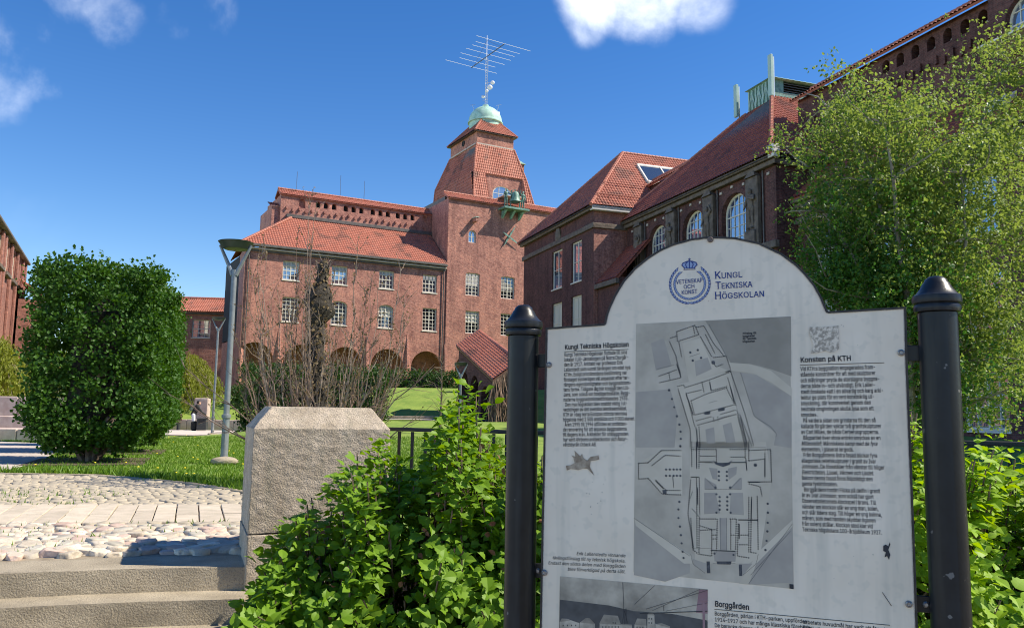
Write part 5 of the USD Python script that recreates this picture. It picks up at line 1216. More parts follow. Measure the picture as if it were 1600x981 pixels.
pe = thing('person', 'person in dark jacket and white trousers bending over the litter bin', 'person', (-18.38, 47.9, -.34), 118)
J = man(1.70, .62, larm=((.24, -.42, 1.08), (.12, -.62, .98)), rarm=((-.24, -.42, 1.08), (-.12, -.64, .95)), step=.05)
v, f = figure(J, BODY, .025, 8); obj('body', (v, f), 'skin', pe, smooth=True)


def garment(keys, grow, mat_, name, cut=None):
    J2 = {k: (*J[k][:3], J[k][3] + grow) for k in J}; v, f = figure(J2, keys, .03, 6)
    if cut is not None: f = f[cut(v[f].mean(1))]
    obj(name, (v, f), mat_, pe, smooth=True)


garment([('nk', 'cs'), ('cs', 'sl'), ('cs', 'sr'), ('cs', 'ab'), ('ab', 'pv'), ('sl', 'el'), ('sr', 'er'), ('el', 'wl'), ('er', 'wr')], .022, 'cloth_black', 'jacket', lambda c: (np.linalg.norm(c - np.array(J['wl'][:3]), axis=1) > .05) & (np.linalg.norm(c - np.array(J['wr'][:3]), axis=1) > .05))
garment([('pv', 'hl'), ('pv', 'hr'), ('hl', 'kl'), ('hr', 'kr'), ('kl', 'al'), ('kr', 'ar')], .016, 'cloth_white', 'trousers', lambda c: (c[:, 2] > .10))
garment([('al', 'tl'), ('ar', 'tr')], .014, 'shoe', 'shoe')
hd_ = np.array(J['hd'][:3]); m = trimesh.creation.icosphere(3, .108); m.apply_translation(hd_ + [0, .022, .022]); v, f = tm(m); f = f[((v[f].mean(1) - hd_)[:, 1] > -.02) | ((v[f].mean(1) - hd_)[:, 2] > .05)]; obj('hair', (v, f), 'hair_dark', pe, smooth=True)
fc = hd_ + [0, -.098, -.01]
obj('nose', hull([fc + p for p in ((0, -.028, -.012), (.016, .0, -.02), (-.016, 0, -.02), (0, 0, .03))]), 'skin', pe)
for sx_ in (-1, 1):
    m = trimesh.creation.icosphere(1, .012); m.apply_translation(fc + [.034 * sx_, .012, .018]); obj('eye', tm(m), 'hair_dark', pe)
    m = trimesh.creation.icosphere(1, .03); m.apply_scale([.35, .7, 1.1]); m.apply_translation(hd_ + [.099 * sx_, .0, 0]); obj('ear', tm(m), 'skin', pe)
obj('mouth', hull([fc + p for p in ((-.024, .012, -.05), (.024, .012, -.05), (0, -.004, -.044), (0, -.004, -.056), (0, .02, -.05))]), 'wood_brown', pe)
hv_, hf_ = hands(J, (('wl', 'el'), ('wr', 'er'))); obj('hands', (hv_, hf_), 'skin', pe, smooth=True)
cb_ = np.array(J['cs'][:3]); ab_ = np.array(J['ab'][:3])
obj('backpack', rough(hull([p + o for p in (cb_ + [0, .16, .06], ab_ + [0, .2, .06]) for o in ([-.12, 0, -.05], [.12, 0, -.05], [-.12, .12, .05], [.12, .12, .05], [-.12, .0, .09], [.12, .0, .09])]), .05, .02, 6), 'cloth_green', pe, smooth=True)


# ================================================================== INFORMATION SIGN
PL, PR = np.array([.0345, 2.40]), np.array([1.062, 2.03])
bf = Frame(PL, PR - PL)                                  # s to the right along the board, k away from the viewer
sg = thing('information_sign', 'large white information board with map on two black posts', 'sign')
FK = -.006                                               # front face of the board


def B(px, py):
    """point of the board's plane under a place in the photograph -> (s, z)"""
    d = ray(px, py); O = bf.P + bf.n * FK; t = ((O - CAM) @ bf.n) / (d @ bf.n); p = CAM + d * t; return np.array([(p - bf.P) @ bf.d, p[2]])


def BP(pts): return [tuple(B(*p)) for p in pts]


def onboard(g, layer):
    r = flat(g, 0)
    if r is None: return None
    v, f = r; k = FK - .0005 * layer
    return bf.m((np.c_[v[:, 0], np.full(len(v), k), v[:, 1]], f))


def post(P, ztop, name_lab=None):
    t = thing('post', parent=sg); c = (P[0], P[1], 0); z = ztop
    obj('shaft', lathe([(.0, -.5), (.060, -.5), (.060, -.3), (.045, -.28)] + [(.045, a) for a in np.linspace(-.2, z - .095, 8)] + [(.0, z - .095)], 40, c), 'black_paint', t, smooth=40)
    obj('cap', lathe([(.044, z - .094), (.052, z - .092), (.0535, z - .086), (.0535, z - .078), (.0505, z - .073), (.0555, z - .070), (.0570, z - .062), (.0555, z - .052), (.047, z - .046), (.038, z - .034), (.031, z - .020), (.028, z - .017), (.025, z - .010), (.016, z - .003), (0, z)], 40, c), 'black_paint', t, smooth=35)


post(PL, 1.411); post(PR, 1.452)
OUT = BP([(842, 1060), (853, 512), (944.5, 505.5), (946.5, 494), (951, 481), (960, 461), (973.5, 439), (991, 419), (1012, 402), (1031, 390), (1051, 381), (1080, 373), (1109, 369.2), (1149, 371), (1186, 379), (1222, 396), (1245, 413), (1260, 428), (1274, 446), (1284, 464), (1293.5, 486.5), (1416, 479), (1418, 560), (1426, 760), (1437, 1060)])
outl = Polygon(OUT)
sm = outl.buffer(.004, join_style=1).buffer(-.004, join_style=1)
board = obj('board', bf.e(sm.buffer(-.004), -.006, .006), 'board_white', sg)
obj('rim', bf.e(sm.difference(sm.buffer(-.0052)), -.0085, .0085), 'board_rim', board, smooth=None)
obj('worn_edge', onboard(sm.buffer(-.0053).difference(sm.buffer(-.0072)), .6), 'rim_worn', board)
# brackets with bolts
for (px, py, w_, side_) in ((846, 563, 0, 0), (846, 893, 0, 0), (1430, 551, 0, 1), (1430, 944, 0, 1)):
    s, z = B(px, py); s0, s1 = (0.03, float(B(856, py)[0])) if side_ == 0 else (float(B(1412, py)[0]), np.linalg.norm(PR - PL) - .03)
    bk = obj('bracket', bf.m(cbox(s0, s1, .007, .013, z - .020, z + .020, .002)), 'black_paint', sg)
    sc = (s0 + .022) if side_ == 0 else (s1 - .022)
    if py > 800: obj('bolt', bf.m((lambda m: (np.c_[m[0][:, 0] + sc, .007 - m[0][:, 2], m[0][:, 1] + z], m[1]))(lathe([(.008, 0), (.0075, .003), (.004, .006), (0, .006)], 14))), 'steel_bolt', bk)
for px, py in ((858, 570), (1110, 374.5), (1408, 551), (851, 894), (1420, 943)):
    s, z = B(px, py); obj('screw', bf.m((lambda m: (np.c_[m[0][:, 0] + s, FK - .001 - m[0][:, 2], m[0][:, 1] + z], m[1]))(lathe([(.0085, 0), (.0080, .003), (.005, .0045), (.004, .003), (0, .003)], 16))), 'rusty_screw' if py < 400 else 'steel_bolt', board)

# ---- lettering
from PIL import Image, ImageDraw, ImageFont
FONT = glob.glob('/opt/blender-*/*/datafiles/fonts/Inter.woff2')[0]
_g = {}


def glyph(ch, px=64, bold=0, serif=False):
    key = (ch, px, bold, serif)
    if key in _g: return _g[key]
    font = ImageFont.truetype(FONT, px); adv = font.getlength(ch); x0, y0, x1, y1 = font.getbbox(ch, anchor='ls', stroke_width=bold); shape = None
    if x1 > x0 and y1 > y0 and ch.strip():
        im = Image.new('L', (x1 - x0 + 8, y1 - y0 + 8)); ImageDraw.Draw(im).text((4 - x0, 4 - y0), ch, 255, font, anchor='ls', stroke_width=bold)
        on = np.pad(np.asarray(im) > 127, ((0, 0), (1, 1))).astype(np.int8); rows, st0 = np.nonzero(np.diff(on, axis=1) == 1); en = np.nonzero(np.diff(on, axis=1) == -1)[1]
        g = unary_union([box(a, -r - 1, b, -r) for a, b, r in zip(st0, en, rows)]); g = affinity.translate(g, x0 - 4, 4 - y0)
        if serif:
            add = []; capz = px * .727; xh = px * .546
            for zl in (0, capz) if ch.isupper() or ch.isdigit() else (0, xh, capz):
                for sgn in (1, -1):
                    lo_, hi_ = (zl, zl + px * .035) if (zl == 0) else (zl - px * .035, zl)
                    band = g.intersection(box(-50, lo_ + .3, 500, hi_ - .3))
                    for p in polys(band):
                        a, _, b, _ = p.bounds
                        if b - a < px * .19 and p.area > .5 * (b - a) * (hi_ - lo_ - .6): add.append(box(a - px * .045, lo_, b + px * .045, hi_))
            if add: g = unary_union([g] + add)
        shape = g.buffer(.5).buffer(-.5).simplify(.45 * px / 64)
    r = flat(shape, 0) if shape is not None and not shape.is_empty else None
    _g[key] = (r, adv); return _g[key]


def text(s, p0, p1, cap, layer=2, bold=0, serif=False, width=None, right=False, slant=0.0, small=None, px=64, xs=None):
    """text on the board from p0 towards p1 (places in the photograph); cap: height of capitals in photograph pixels; width: fraction of p0-p1 that the text fills"""
    a, b = B(*p0), B(*p1); d = b - a; L = np.linalg.norm(d); d /= L; n = np.array([-d[1], d[0]])
    mid = ((p0[0] + p1[0]) / 2, (p0[1] + p1[1]) / 2); h = np.linalg.norm(B(mid[0], mid[1] - cap) - B(*mid)); sc = h / (px * .727); x = 0; parts = []
    for ch in s:
        if small and not (ch == ch.upper() and ch in small): k, c2 = .76, ch.upper()
        else: k, c2 = 1.0, ch
        r, adv = glyph(c2, px, bold, serif)
        if r is not None: parts.append((r[0][:, :2] * k + [x, 0], r[1]))
        x += adv * k + (1.2 if bold else .3)
    tw = x * sc; kx = (L * (width or 1.0) / tw) if xs is None else xs
    V, Fs, m = [], [], 0
    for v, f in parts: V.append(v); Fs.append(f + m); m += len(v)
    V, Fs = np.vstack(V) * sc, np.vstack(Fs); V[:, 0] = V[:, 0] * kx + V[:, 1] * slant
    if right: V[:, 0] += L - tw * kx
    P = a + V[:, :1] * d + V[:, 1:] * n
    return bf.m((np.c_[P[:, 0], np.full(len(P), FK - .0005 * layer), P[:, 1]], Fs)), kx


def line(p0, p1, w, mt='ink', layer=2, name='rule', parent=None):
    a, b = B(*p0), B(*p1); k = np.linalg.norm(B(p0[0], p0[1] - w) - B(*p0)); obj(name, onboard(LineString([a, b]).buffer(k / 2, cap_style=2), layer), mt, parent or board)


def put(s, p0, p1, cap, mt='ink', name='text_line', **k):
    m, kx = text(s, p0, p1, cap, **k); obj(name, m, mt, board); return kx


LEFT = ['Kungl Tekniska Högskolan flyttade till sina', 'lokaler i Lill-Jansskogen på Norra Djurgår-', 'den år 1917. Arkitekt var professor Erik', 'Lallerstedt som vunnit tävlingen om «det nya', 'KTH». Enligt prisnämndens bedömning var', 'förslaget synnerligen väl anpassat efter ter-', 'rängens egendomligheter och byggnadstom-', 'tens form». Tidigare låg här kroggården Lill-', 'Jans, som också var hovjägarboställe. Bygg-', 'naderna byggnadsminnesförklarades 1935.', '  Den nya högskolan blev snabbt viktig i ut-', 'vecklingen av det svenska tekniksamhället.', 'KTH är i dag norra Europas största tekniska', 'högskola med 2 500 anställda och 9 000 elever.', '  Åren 1995 till 1996 utfördes en omfattan-', 'de renovering för att anpassa byggnaderna', 'till dagens krav. Arkitekter för ombyggnaden', 'har varit Ahrboms arkitektkontor och Natur-', 'vårdsbyrån Orback AB.']
RIGHT = ['Vid KTH:s byggnation engagerades fram-', 'stående konstnärer för att med skulpturer', 'och målningar pryda de storslagna byggna-', 'derna både in- och utvändigt. Erik Laller-', 'stedt önskade «att i en allvarlig och karg arki-', 'tektur ge plats för en rent konstnärlig ut-', 'smyckning, där konstverket genom den', 'neutrala omgivningen skulle lysa som ett', 'smycke».', '  På vardera sidan om grindarna till den så', 'kallade förgården vaktar två granitskulpturer', 'av Carl Milles, de båda Cerberusgrupperna.', '  Bågpartiet över stora entrén smyckas av en', 'Millesrelief; Människans kamp med de fyra', 'elementen, i glaserat lergods.', '  Från Borggårdens östra fasad blickar fyra', 'allegoriska reliefskulpturer i granit av Ivar', 'Johnsson. De föreställer från vänster till höger', 'Elektriciteten, Ljuset, Värmen och Ljudet.', 'Bakom denna fasad finns följdriktigt den', 'gamla fysikhörsalen.', '  Borggårdens fontän Flicka på delfin i granit', 'är av Ivar Johnsson, som också har gjort', 'Observatorietornets klockspel i brons. Till', 'vänster om klockan står en ung man, solen,', 'och slår tidens slag. Till höger en ung kvinna,', 'månen, som med handen skyddar ögonen', 'från solens strålar. Klockan stod klar vid', 'Tekniska högskolans 100-årsjubileum 1927.']
put('Kungl Tekniska Högskolan', (882.5, 546), (983, 541.5), 7.2, bold=2, name='heading'); line((882, 549.5), (982, 545.8), .9, parent=board)
kx = None
for i, s in enumerate(LEFT):
    y0 = 557 + i * (697 - 557) / 18; x0 = 881.8 - i * .13; sl_ = -4.2 * (1 - (y0 - 545) / 140.) if y0 < 690 else -.2
    k = put(s, (x0, y0), (x0 + 98.5, y0 + (-4.6 + 4.6 * (y0 - 545) / 175)), 5.8, px=72, bold=1, xs=kx, slant=.2 if i > 16 else 0)
    kx = kx or k
put('Konsten på KTH', (1250.5, 566), (1330.5, 563), 7.6, bold=2, name='heading'); line((1250, 570.2), (1381.5, 566.6), .9)
kx = None
for i, s in enumerate(RIGHT):
    y0 = 579.3 + i * (829.5 - 579.3) / 28; x0 = 1250.8 + i * .1; dy = -3.6 + 9.0 * i / 28
    k = put(s, (x0, y0), (x0 + 117.5, y0 + dy * .88), 6.3, px=72, bold=1, xs=kx, slant=.2 if i in (13, 18) else 0)
    kx = kx or k
for i, s in enumerate(('Erik Lallerstedts vinnande', 'tävlingsförslag till ny teknisk högskola.', 'Endast den södra delen med Borggården', 'blev förverkligad på detta sätt.')):
    y0 = 865.5 + i * 8.3; put(s, (880, y0), (977.5, y0 + 4.6), 5.2, right=True, xs=.90, slant=.18, px=40)
put('Borggården', (1116.8, 946.5), (1171, 952.2), 8.4, bold=2, name='heading'); line((1116.5, 951), (1390.5, 976), 1.0)
for i, s in enumerate(('Borggården, pärlan i KTH-parken, uppfördes', '1914–1917 och har många klassiska förebilder.', 'De barocka dragen går igen i planteringar,')): put(s, (1116.6, 960.5 + i * 9.2), (1235, 971 + i * 9.2), 6.0, px=72, bold=1, xs=.78)
for i, s in enumerate(('arbetets huvudmål har varit att återskapa', 'Erik Lallerstedts anläggning.')): put(s, (1255, 973.5 + i * 9.2), (1376, 985 + i * 9.2), 6.0, px=72, bold=1, xs=.82)
for s, a, b in (('KUNGL', (1116.6, 435.7), (1160.2, 433.2)), ('TEKNISKA', (1118.0, 451.8), (1176.0, 448.2)), ('HÖGSKOLAN', (1116.6, 467.6), (1195.2, 463.2))):
    body = s[0] + s[1:].lower(); put(body, a, b, 11.2, 'ink_blue', serif=True, small=s[0], px=72, name='logo_text', bold=1)
# crest: crown over a wreath with three words
EC = B(1077.6, 443.8); ER = np.linalg.norm(B(1077.6, 443.8 + 30) - EC)
wr_, wl_ = [], []
for sgn in (-1, 1):
    for k in range(15):
        a = math.radians(-86 + k * 9.6) if sgn > 0 else math.radians(180 + 86 - k * 9.6); c = EC + ER * .88 * np.array([math.cos(a), math.sin(a)]); tn = np.array([-math.sin(a), math.cos(a)]) * sgn; ou = np.array([math.cos(a), math.sin(a)])
        for off_, ang in ((.11, .38), (-.10, -.38)):
            p = c + ou * ER * off_; dd_ = tn + ou * ang; dd_ /= np.linalg.norm(dd_); nn_ = np.array([-dd_[1], dd_[0]]); l = ER * .25
            lf2 = Polygon([p - dd_ * l * .4, p + nn_ * l * .26, p + dd_ * l * .75, p - nn_ * l * .26]); wr_.append(lf2); wl_.append(lf2.buffer(-l * .085))
WR = unary_union(wr_); obj('crest_wreath', onboard(WR.difference(unary_union([w for w in wl_ if not w.is_empty])), 2), 'ink_blue', board); obj('crest_wreath', onboard(unary_union([w for w in wl_ if not w.is_empty]), 1.6), 'ink_blue_light', board)
cr0 = EC + np.array([0, ER * .80]); q = ER / 30.
cs_ = [Polygon([cr0 + np.array(p) * q for p in ((-9, -1.8), (9, -1.8), (8.6, 1.4), (-8.6, 1.4))])]
for a in (-10.5, -5.2, 0, 5.2, 10.5): cs_.append(LineString([cr0 + np.array(p) * q for p in ((a * .72, 1.4), (a * 1.12, 6.0), (a * .95, 9.2), (a * .35, 11.6), (0, 12.2))]).buffer(.75 * q))
cs_ += [Point(cr0 + np.array([0, 13.4]) * q).buffer(1.3 * q), LineString([cr0 + np.array([0, 13]) * q, cr0 + np.array([0, 16.4]) * q]).buffer(.6 * q), LineString([cr0 + np.array([-1.5, 15.2]) * q, cr0 + np.array([1.5, 15.2]) * q]).buffer(.5 * q)]
band = Polygon([cr0 + np.array(p) * q for p in ((-8, -.7), (8, -.7), (7.8, .3), (-7.8, .3))])
obj('crest_crown', onboard(unary_union(cs_).difference(band), 2), 'ink_blue', board); obj('crest_crown_fill', onboard(Polygon([cr0 + np.array(p) * q for p in ((-8, 1), (8, 1), (11, 6), (9, 9.4), (3.6, 11.6), (-3.6, 11.6), (-9, 9.4), (-11, 6))]), 1.4), 'ink_blue_light', board)
for s, a, b, cp in (('VETENSKAP', (1056.4, 444.0), (1098.2, 440.8), 6.4), ('OCH', (1068.2, 451.4), (1086.0, 449.8), 6.0), ('KONST', (1065.0, 460.2), (1090.0, 458.2), 6.2)): put(s, a, b, cp, 'ink_blue', px=56, name='crest_text', bold=1)

# ---- printed site plan
mp = thing('site_plan', parent=board)


def shape(pts, mt, layer, name): obj(name, onboard(Polygon(BP(pts)).buffer(0), layer), mt, mp)


def z7(*p): return [(980 + x / 4.459, 480 + y / 4.459) for x, y in p]


def z8(*p): return [(980 + x / 3.37, 690 + y / 3.37) for x, y in p]


MAPO = [(994, 506), (1234, 494.3), (1240, 919.5), (990, 893)]
shape(MAPO, 'map_grey', 1, 'plan_ground')
shape(z7((545, 95), (1140, 64), (1143, 480), (1000, 430), (860, 395), (720, 385)), 'map_dark', 1.3, 'plan_field')
shape(z7((165, 250), (255, 215), (310, 410), (200, 440)), 'map_mid', 1.3, 'plan_field')
shape(z7((60, 590), (300, 570), (350, 740), (330, 975), (60, 975)), 'map_mid', 1.2, 'plan_field')
shape(z7((790, 455), (900, 470), (1145, 620), (1145, 980), (1020, 960), (1040, 880), (885, 760)), 'map_mid', 1.3, 'plan_field')
shape(z8((40, 410), (330, 640), (330, 690), (200, 735), (36, 700)), 'map_mid', 1.3, 'plan_field'); shape(z8((700, 560), (870, 420), (876, 740), (640, 750)), 'map_mid', 1.3, 'plan_field')
shape(z7((700, 385), (850, 395), (1000, 440), (1145, 560), (1145, 620), (1000, 520), (880, 460), (720, 440)), 'map_light', 1.5, 'plan_road')
shape(z8((40, 405), (45, 440), (300, 640), (345, 640), (340, 600)), 'map_light', 1.6, 'plan_road'); shape(z8((870, 410), (875, 440), (680, 640), (640, 750), (590, 745), (620, 690), (700, 570)), 'map_light', 1.6, 'plan_road')
shape(z7((385, 250), (510, 215), (590, 390), (700, 440), (430, 520)), 'map_light', 1.6, 'plan_yard'); shape(z7((350, 540), (720, 440), (760, 700), (860, 980), (470, 980), (400, 700)), 'map_light', 1.5, 'plan_yard')
shape(z8((330, 0), (730, 0), (760, 200), (700, 600), (640, 640), (360, 640), (330, 300)), 'map_light', 1.5, 'plan_yard'); shape(z8((60, 110), (180, 40), (290, 40), (290, 280), (180, 275), (110, 190), (60, 195)), 'map_light', 1.5, 'plan_yard')
for P in (((545, 850), (605, 835), (615, 945), (555, 950)), ((665, 820), (725, 800), (755, 940), (690, 945)), ((470, 375), (560, 350), (590, 430), (480, 480))): shape(z7(*P), 'map_mid', 1.9, 'plan_bed')
for P in (((430, 135), (475, 140), (475, 200), (450, 195)), ((530, 140), (578, 130), (575, 170), (535, 200)), ((407, 190), (470, 225), (470, 250), (407, 250)), ((540, 245), (590, 190), (605, 190), (605, 250)), ((405, 268), (465, 268), (490, 375), (405, 380)), ((545, 268), (610, 268), (615, 385), (540, 380)), ((345, 615), (420, 640), (430, 690), (355, 655)), ((590, 640), (660, 640), (605, 705), (590, 700)), ((455, 575), (575, 575), (570, 630), (460, 628)), ((485, 400), (525, 400), (525, 570), (490, 570))): shape(z8(*P), 'map_mid', 1.9, 'plan_bed')


def dashes(conv, pts, w, on, gap, mt='map_ink', layer=2.6):
    P = LineString(BP(conv(*pts))); u = np.linalg.norm(B(1110, 701) - B(1110, 700)); L = P.length; x = 0; out = []
    while x < L:
        a, b = P.interpolate(x), P.interpolate(min(x + on * u, L)); x += (on + gap) * u
        if a.distance(b) > 1e-6: out.append(LineString([a, b]).buffer(w * u / 2, cap_style=2))
    return out


D7 = [((345, 170), (475, 125)), ((345, 170), (350, 240)), ((470, 125), (500, 190), (360, 235)), ((460, 130), (470, 185)), ((480, 140), (535, 130), (600, 250), (680, 345)), ((300, 215), (350, 200)), ((295, 240), (345, 350)), ((510, 205), (590, 345)), ((545, 190), (610, 320)), ((360, 240), (380, 350)), ((340, 350), (375, 470)), ((220, 480), (345, 435)), ((225, 525), (375, 490)), ((290, 455), (300, 510)), ((600, 350), (690, 340), (720, 430)), ((590, 375), (620, 415), (670, 395)), ((350, 550), (395, 540), (400, 560)), ((355, 570), (440, 850)), ((410, 600), (520, 575)), ((415, 610), (470, 830)), ((445, 650), (560, 600), (700, 560)), ((445, 650), (470, 750), (740, 680)), ((520, 520), (535, 590)), ((575, 520), (585, 580), (700, 550)), ((400, 560), (560, 510), (720, 450)), ((685, 450), (720, 445), (735, 490)), ((700, 490), (760, 690)), ((735, 490), (820, 740), (880, 960)), ((690, 560), (750, 680)), ((480, 790), (590, 760)), ((490, 820), (760, 745)), ((650, 745), (755, 715)), ((650, 770), (760, 745)), ((765, 720), (835, 980)), ((785, 745), (870, 970)), ((480, 840), (495, 980)), ((440, 850), (440, 980)), ((500, 830), (510, 975)), ((770, 760), (820, 965)), ((600, 765), (605, 800)), ((630, 760), (635, 795))]
S7 = [((345, 395), (375, 490)), ((410, 600), (420, 640)), ((575, 520), (585, 580)), ((720, 560), (745, 660)), ((790, 770), (835, 950)), ((485, 850), (490, 970)), ((425, 640), (460, 750)), ((690, 450), (725, 440))]
D8 = [((340, 0), (340, 130)), ((380, 0), (378, 140)), ((640, 0), (640, 100)), ((620, 0), (622, 90)), ((335, 40), (470, 40), (470, 110)), ((540, 40), (640, 40)), ((640, 45), (755, 40), (760, 205)), ((725, 60), (725, 190)), ((640, 100), (720, 90)), ((635, 210), (765, 210)), ((385, 75), (460, 75)), ((545, 80), (620, 80)), ((180, 45), (285, 45)), ((110, 110), (180, 45)), ((130, 125), (200, 70), (280, 75)), ((60, 112), (110, 110)), ((60, 195), (110, 192)), ((60, 112), (60, 195)), ((110, 190), (185, 275), (285, 278)), ((150, 200), (205, 255), (280, 255)), ((365, 190), (368, 560)), ((335, 200), (320, 380), (350, 560)), ((380, 190), (382, 380)), ((640, 220), (700, 235), (710, 285)), ((655, 290), (650, 580)), ((685, 285), (690, 570)), ((640, 290), (640, 580)), ((380, 405), (475, 405), (470, 580)), ((335, 400), (345, 560)), ((380, 400), (378, 590), (445, 600), (445, 460), (380, 440)), ((540, 405), (575, 405), (570, 570)), ((545, 405), (545, 570)), ((585, 410), (690, 410)), ((585, 430), (580, 600), (645, 610)), ((585, 490), (640, 490)), ((650, 580), (680, 585)), ((385, 465), (470, 460)), ((450, 490), (475, 490)), ((450, 510), (475, 510)), ((545, 490), (570, 490)), ((590, 540), (640, 540)), ((345, 565), (375, 590))]
S8 = [((365, 0), (366, 140)), ((78, 128), (112, 128), (112, 180), (78, 180), (78, 128)), ((380, 105), (450, 105)), ((550, 108), (625, 108)), ((335, 185), (380, 185)), ((640, 212), (700, 212)), ((625, 90), (630, 150)), ((725, 90), (725, 180)), ((370, 240), (372, 330)), ((440, 570), (570, 575)), ((590, 410), (690, 412)), ((590, 430), (590, 510)), ((655, 300), (652, 420)), ((150, 205), (190, 245))]
pl = []
for P in D7: pl += dashes(z7, P, 1.6, 1.7, 1.2)
for P in D8: pl += dashes(z8, P, 1.8, 2.0, 1.4)
for P in S7: pl += dashes(z7, P, 1.4, 400, 1)
for P in S8: pl += dashes(z8, P, 1.5, 400, 1)
for P in (((340, 350), (385, 400)), ((345, 260), (330, 300)), ((240, 180), (245, 240)),): pl += dashes(z8, P, .9, 400, 1)
obj('plan_walls', onboard(unary_union(pl), 2.6), 'ink', mp, kind='stuff')
fine = []
for P in (((570, 120), (690, 340)), ((790, 455), (885, 760), (1000, 830), (1040, 880), (1035, 905)), ((435, 345), (510, 320)), ((570, 665), (625, 650)), ((210, 430), (330, 400))): fine += dashes(z7, P, .5, 3, .6)
for P in (((870, 430), (640, 745)), ((860, 470), (650, 700)), ((35, 400), (330, 600)), ((340, 30), (730, 30)), ((345, 560), (450, 560)), ((410, 110), (600, 110)), ((410, 250), (600, 250)), ((490, 400), (490, 570)), ((525, 400), (525, 570)), ((335, 590), (345, 640), (410, 690)), ((690, 590), (680, 640), (610, 700)), ((450, 640), (570, 640)), ((410, 190), (470, 250)), ((600, 190), (540, 250))): fine += dashes(z8, P, .5, 4, .4)
obj('plan_lines', onboard(unary_union(fine), 2.3), 'map_ink', mp, kind='stuff')
dots = [z7(p)[0] + (r,) for p, r in (((440, 315), 2.2), ((492, 298), 2.2), ((457, 371), 2.2), ((515, 352), 2.2), ((292, 577), 2.4), ((312, 638), 2), ((328, 695), 2), ((347, 758), 2.4), ((364, 816), 2.2), ((372, 865), 2.1), ((374, 915), 2), ((371, 968), 2), ((600, 385), 3.6))]
dots += [z8(p)[0] + (r,) for p, r in [((280, 22), 2.2), ((275, 315), 2.2), ((270, 355), 2), ((270, 400), 2), ((278, 445), 2.2), ((283, 490), 2.2), ((287, 533), 2), ((292, 577), 2), ((297, 610), 2), ((740, 325), 2), ((741, 372), 2.2), ((740, 425), 2), ((738, 470), 2.2), ((734, 520), 2), ((728, 568), 2.2), ((675, 122), 3.2), ((460, 587), 2), ((560, 594), 2), ((465, 240), 2.4), ((543, 240), 2.4)] + [((483, 157 + 22 * i), 2) for i in range(3)] + [((525, 157 + 22 * i), 2) for i in range(3)] + [((q_, 290 + 22 * i), 2.1) for i in range(4) for q_ in (487, 527)] + [((470, 275), 2), ((542, 275), 2), ((470, 372), 2), ((545, 372), 2)] + [((q_, h_), 2) for q_ in (205, 225, 245, 262, 280) for h_ in (145, 178)]]
u_ = np.linalg.norm(B(1110, 701) - B(1110, 700))
for x, y, r in dots: obj('plan_tree', onboard(Point(B(x, y)).buffer(r * u_ * .82, 5), 2.9), 'map_ink', mp)
obj('plan_terrace', onboard(unary_union([Polygon(BP(z8((450, 95), (470, 108), (500, 112), (535, 108), (555, 95), (540, 120), (505, 132), (465, 118)))), Polygon(BP(z8((470, 628), (550, 628), (545, 645), (475, 643)))), Polygon(BP(z8((185, 252), (208, 252), (208, 275), (188, 272)))), Polygon(BP(z8((418, 628), (435, 628), (438, 690), (420, 690)))), Polygon(BP(z8((588, 645), (604, 645), (606, 705), (590, 705)))), Polygon(BP(z7((535, 730), (580, 722), (578, 745), (538, 748)))), Polygon(BP(z7((632, 705), (680, 695), (680, 718), (635, 725))))]), 2.4), 'map_ink', mp, kind='stuff')
obj('plan_square', onboard(Polygon(BP([(1233.5, 911.5), (1240, 912.3), (1240.2, 919.6), (1233.6, 918.8)])), 3), 'ink', mp)
for i, s in enumerate(('Förslag till', 'byggnader', 'för Tekniska', 'högskolan')): put(s, (1160.5, 522.5 + i * 4.2), (1182, 521.4 + i * 4.2), 3.0, px=40, bold=2, name='plan_text', width=1.0 if i % 2 == 0 else .9)

# ---- printed old photograph at the foot of the board
pho = thing('printed_photograph', parent=board)


def zp(*p): return [(860 + x / 6.154, 880 + y / 6.154) for x, y in p]


def pshape(pts, mt, layer, name): obj(name, onboard(Polygon(BP(pts)).buffer(0), layer), mt, pho)


pshape([(875, 899.6), (1106, 920), (1105, 1055), (872, 1055)], 'photo_sky', 1, 'photo_sky')
pshape(zp((92, 345), (560, 400), (800, 455), (1160, 480), (1512, 545), (1512, 1100), (76, 1100)), 'photo_hill', 1.5, 'photo_hill')
pshape(zp((1430, 250), (1512, 252), (1512, 480), (1400, 470)), 'photo_red', 1.4, 'photo_stain')
for P, R_ in ((((90, 640), (90, 560), (190, 540), (280, 570), (280, 640)), ((90, 560), (110, 525), (180, 530), (190, 545))), (((280, 640), (285, 560), (430, 575), (430, 640)), ((285, 565), (340, 520), (375, 520), (430, 578))), (((470, 640), (475, 570), (680, 585), (680, 640)), ((470, 575), (515, 488), (650, 500), (680, 588))), (((680, 640), (680, 580), (785, 590), (785, 640)), ((680, 585), (700, 575), (785, 585), (785, 595))), (((800, 640), (810, 580), (925, 590), (925, 640)), ((810, 585), (835, 525), (920, 530), (925, 595))), (((925, 640), (935, 490), (1000, 495), (1010, 640)), ((930, 492), (950, 470), (985, 472), (1005, 498))), (((1010, 640), (1010, 575), (1150, 610), (1150, 640)), ((1010, 580), (1070, 570), (1150, 600), (1150, 615)))):
    pshape(zp(*[(x, y if y < 640 else 760) for x, y in P]), 'photo_house', 2, 'photo_house'); pshape(zp(*R_), 'photo_roof', 2.3, 'photo_roof')
wn = [Polygon(BP(zp((x, y), (x + 9, y), (x + 9, y + 14), (x, y + 14)))) for x, y in [(500 + 30 * i, 600) for i in range(6)] + [(830 + 28 * i, 604) for i in range(3)] + [(945, 520), (970, 522), (945, 560), (970, 562)] + [(120 + 40 * i, 585) for i in range(4)] + [(600, 560), (620, 562)]]
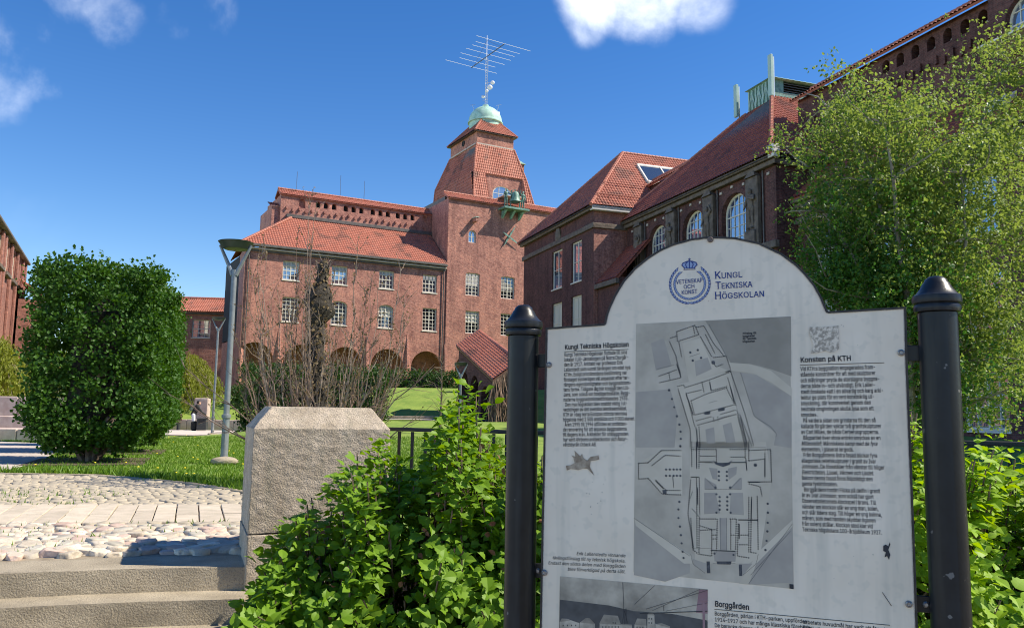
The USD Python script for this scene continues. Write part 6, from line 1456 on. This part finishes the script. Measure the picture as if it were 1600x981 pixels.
obj('photo_windows', onboard(unary_union(wn), 2.7), 'ink', pho, kind='stuff')
for a, b, w_ in (((697, 178), (712, 580), .7), ((728, 430), (728, 570), 1.0), ((1005, 208), (810, 390), .5), ((1510, 255), (920, 435), .6), ((1440, 245), (980, 450), .5), ((1512, 375), (1110, 455), .5), ((1512, 455), (860, 478), 1.3), ((1090, 400), (1092, 455), .8), ((712, 450), (745, 575), .5), ((712, 450), (690, 575), .5)): line(zp(a)[0], zp(b)[0], w_, 'ink', 3, 'photo_cable', pho)
pshape(zp((1462, 345), (1512, 342), (1512, 356), (1485, 358), (1488, 640), (1466, 640)), 'photo_red', 3.2, 'photo_mast')

# ---- scars of old stickers
def blot(cx, cy, rx, ry, seed, mt, layer=3.4, spikes=15, k=.55):
    r = np.random.default_rng(seed); a = np.linspace(0, 2 * np.pi, spikes * 2, endpoint=False) + r.normal(0, .06, spikes * 2); q = 1 - k * r.random(spikes * 2); obj('sticker_scar', onboard(Polygon(BP([(cx + rx * math.cos(t) * m, cy + ry * math.sin(t) * m) for t, m in zip(a, q)])).buffer(0), layer), mt, board)


obj('sticker_scar', onboard(Polygon(BP([(840 + x / 3.37, 690 + y / 3.37) for x, y in ((150, 125), (175, 122), (195, 110), (190, 85), (178, 70), (200, 78), (195, 45), (225, 75), (235, 62), (242, 85), (262, 98), (280, 78), (322, 70), (325, 92), (300, 98), (280, 100), (275, 130), (300, 178), (262, 140), (240, 140), (215, 148), (175, 142), (155, 150))])).buffer(0), 3.4), 'scar_brown', board)
for x, y, q in ((921, 771, 1.0), (923, 791.5, 1.2), (939, 782, .9), (941, 769, .8), (917, 770.5, .9), (934, 786, .7), (924, 803, .6), (943, 756, .6), (926, 753, .5), (1302, 830, .6), (1364, 866, 1), (1334, 868, .6), (1326, 910, .5), (1303, 903, .5), (1340, 539, .6), (1318, 510, .7), (1315, 508, .6), (1160, 432, .7), (1107, 470, .6)): blot(x, y, q, q * .9, int(x * 7 + y), 'ink', spikes=5)
obj('sticker_scar', onboard(Polygon(BP([(1265, 511), (1300, 510), (1310, 508.5), (1311, 545), (1304, 550), (1300, 552), (1290, 548), (1276, 551.5), (1267, 552), (1271, 540), (1264.5, 520)])), 3.2), 'scar_grey', board)
obj('sticker_scar', onboard(Polygon(BP([(1380, 852), (1384, 850), (1388, 853), (1390, 846), (1391, 850), (1388, 858), (1391, 866), (1389, 874), (1386, 868), (1382, 870), (1384, 862), (1380, 860)])).buffer(0), 3.4), 'ink', board)
line((1378.5, 924.5), (1393, 946), .9, 'ink', 3.4, 'scratch')
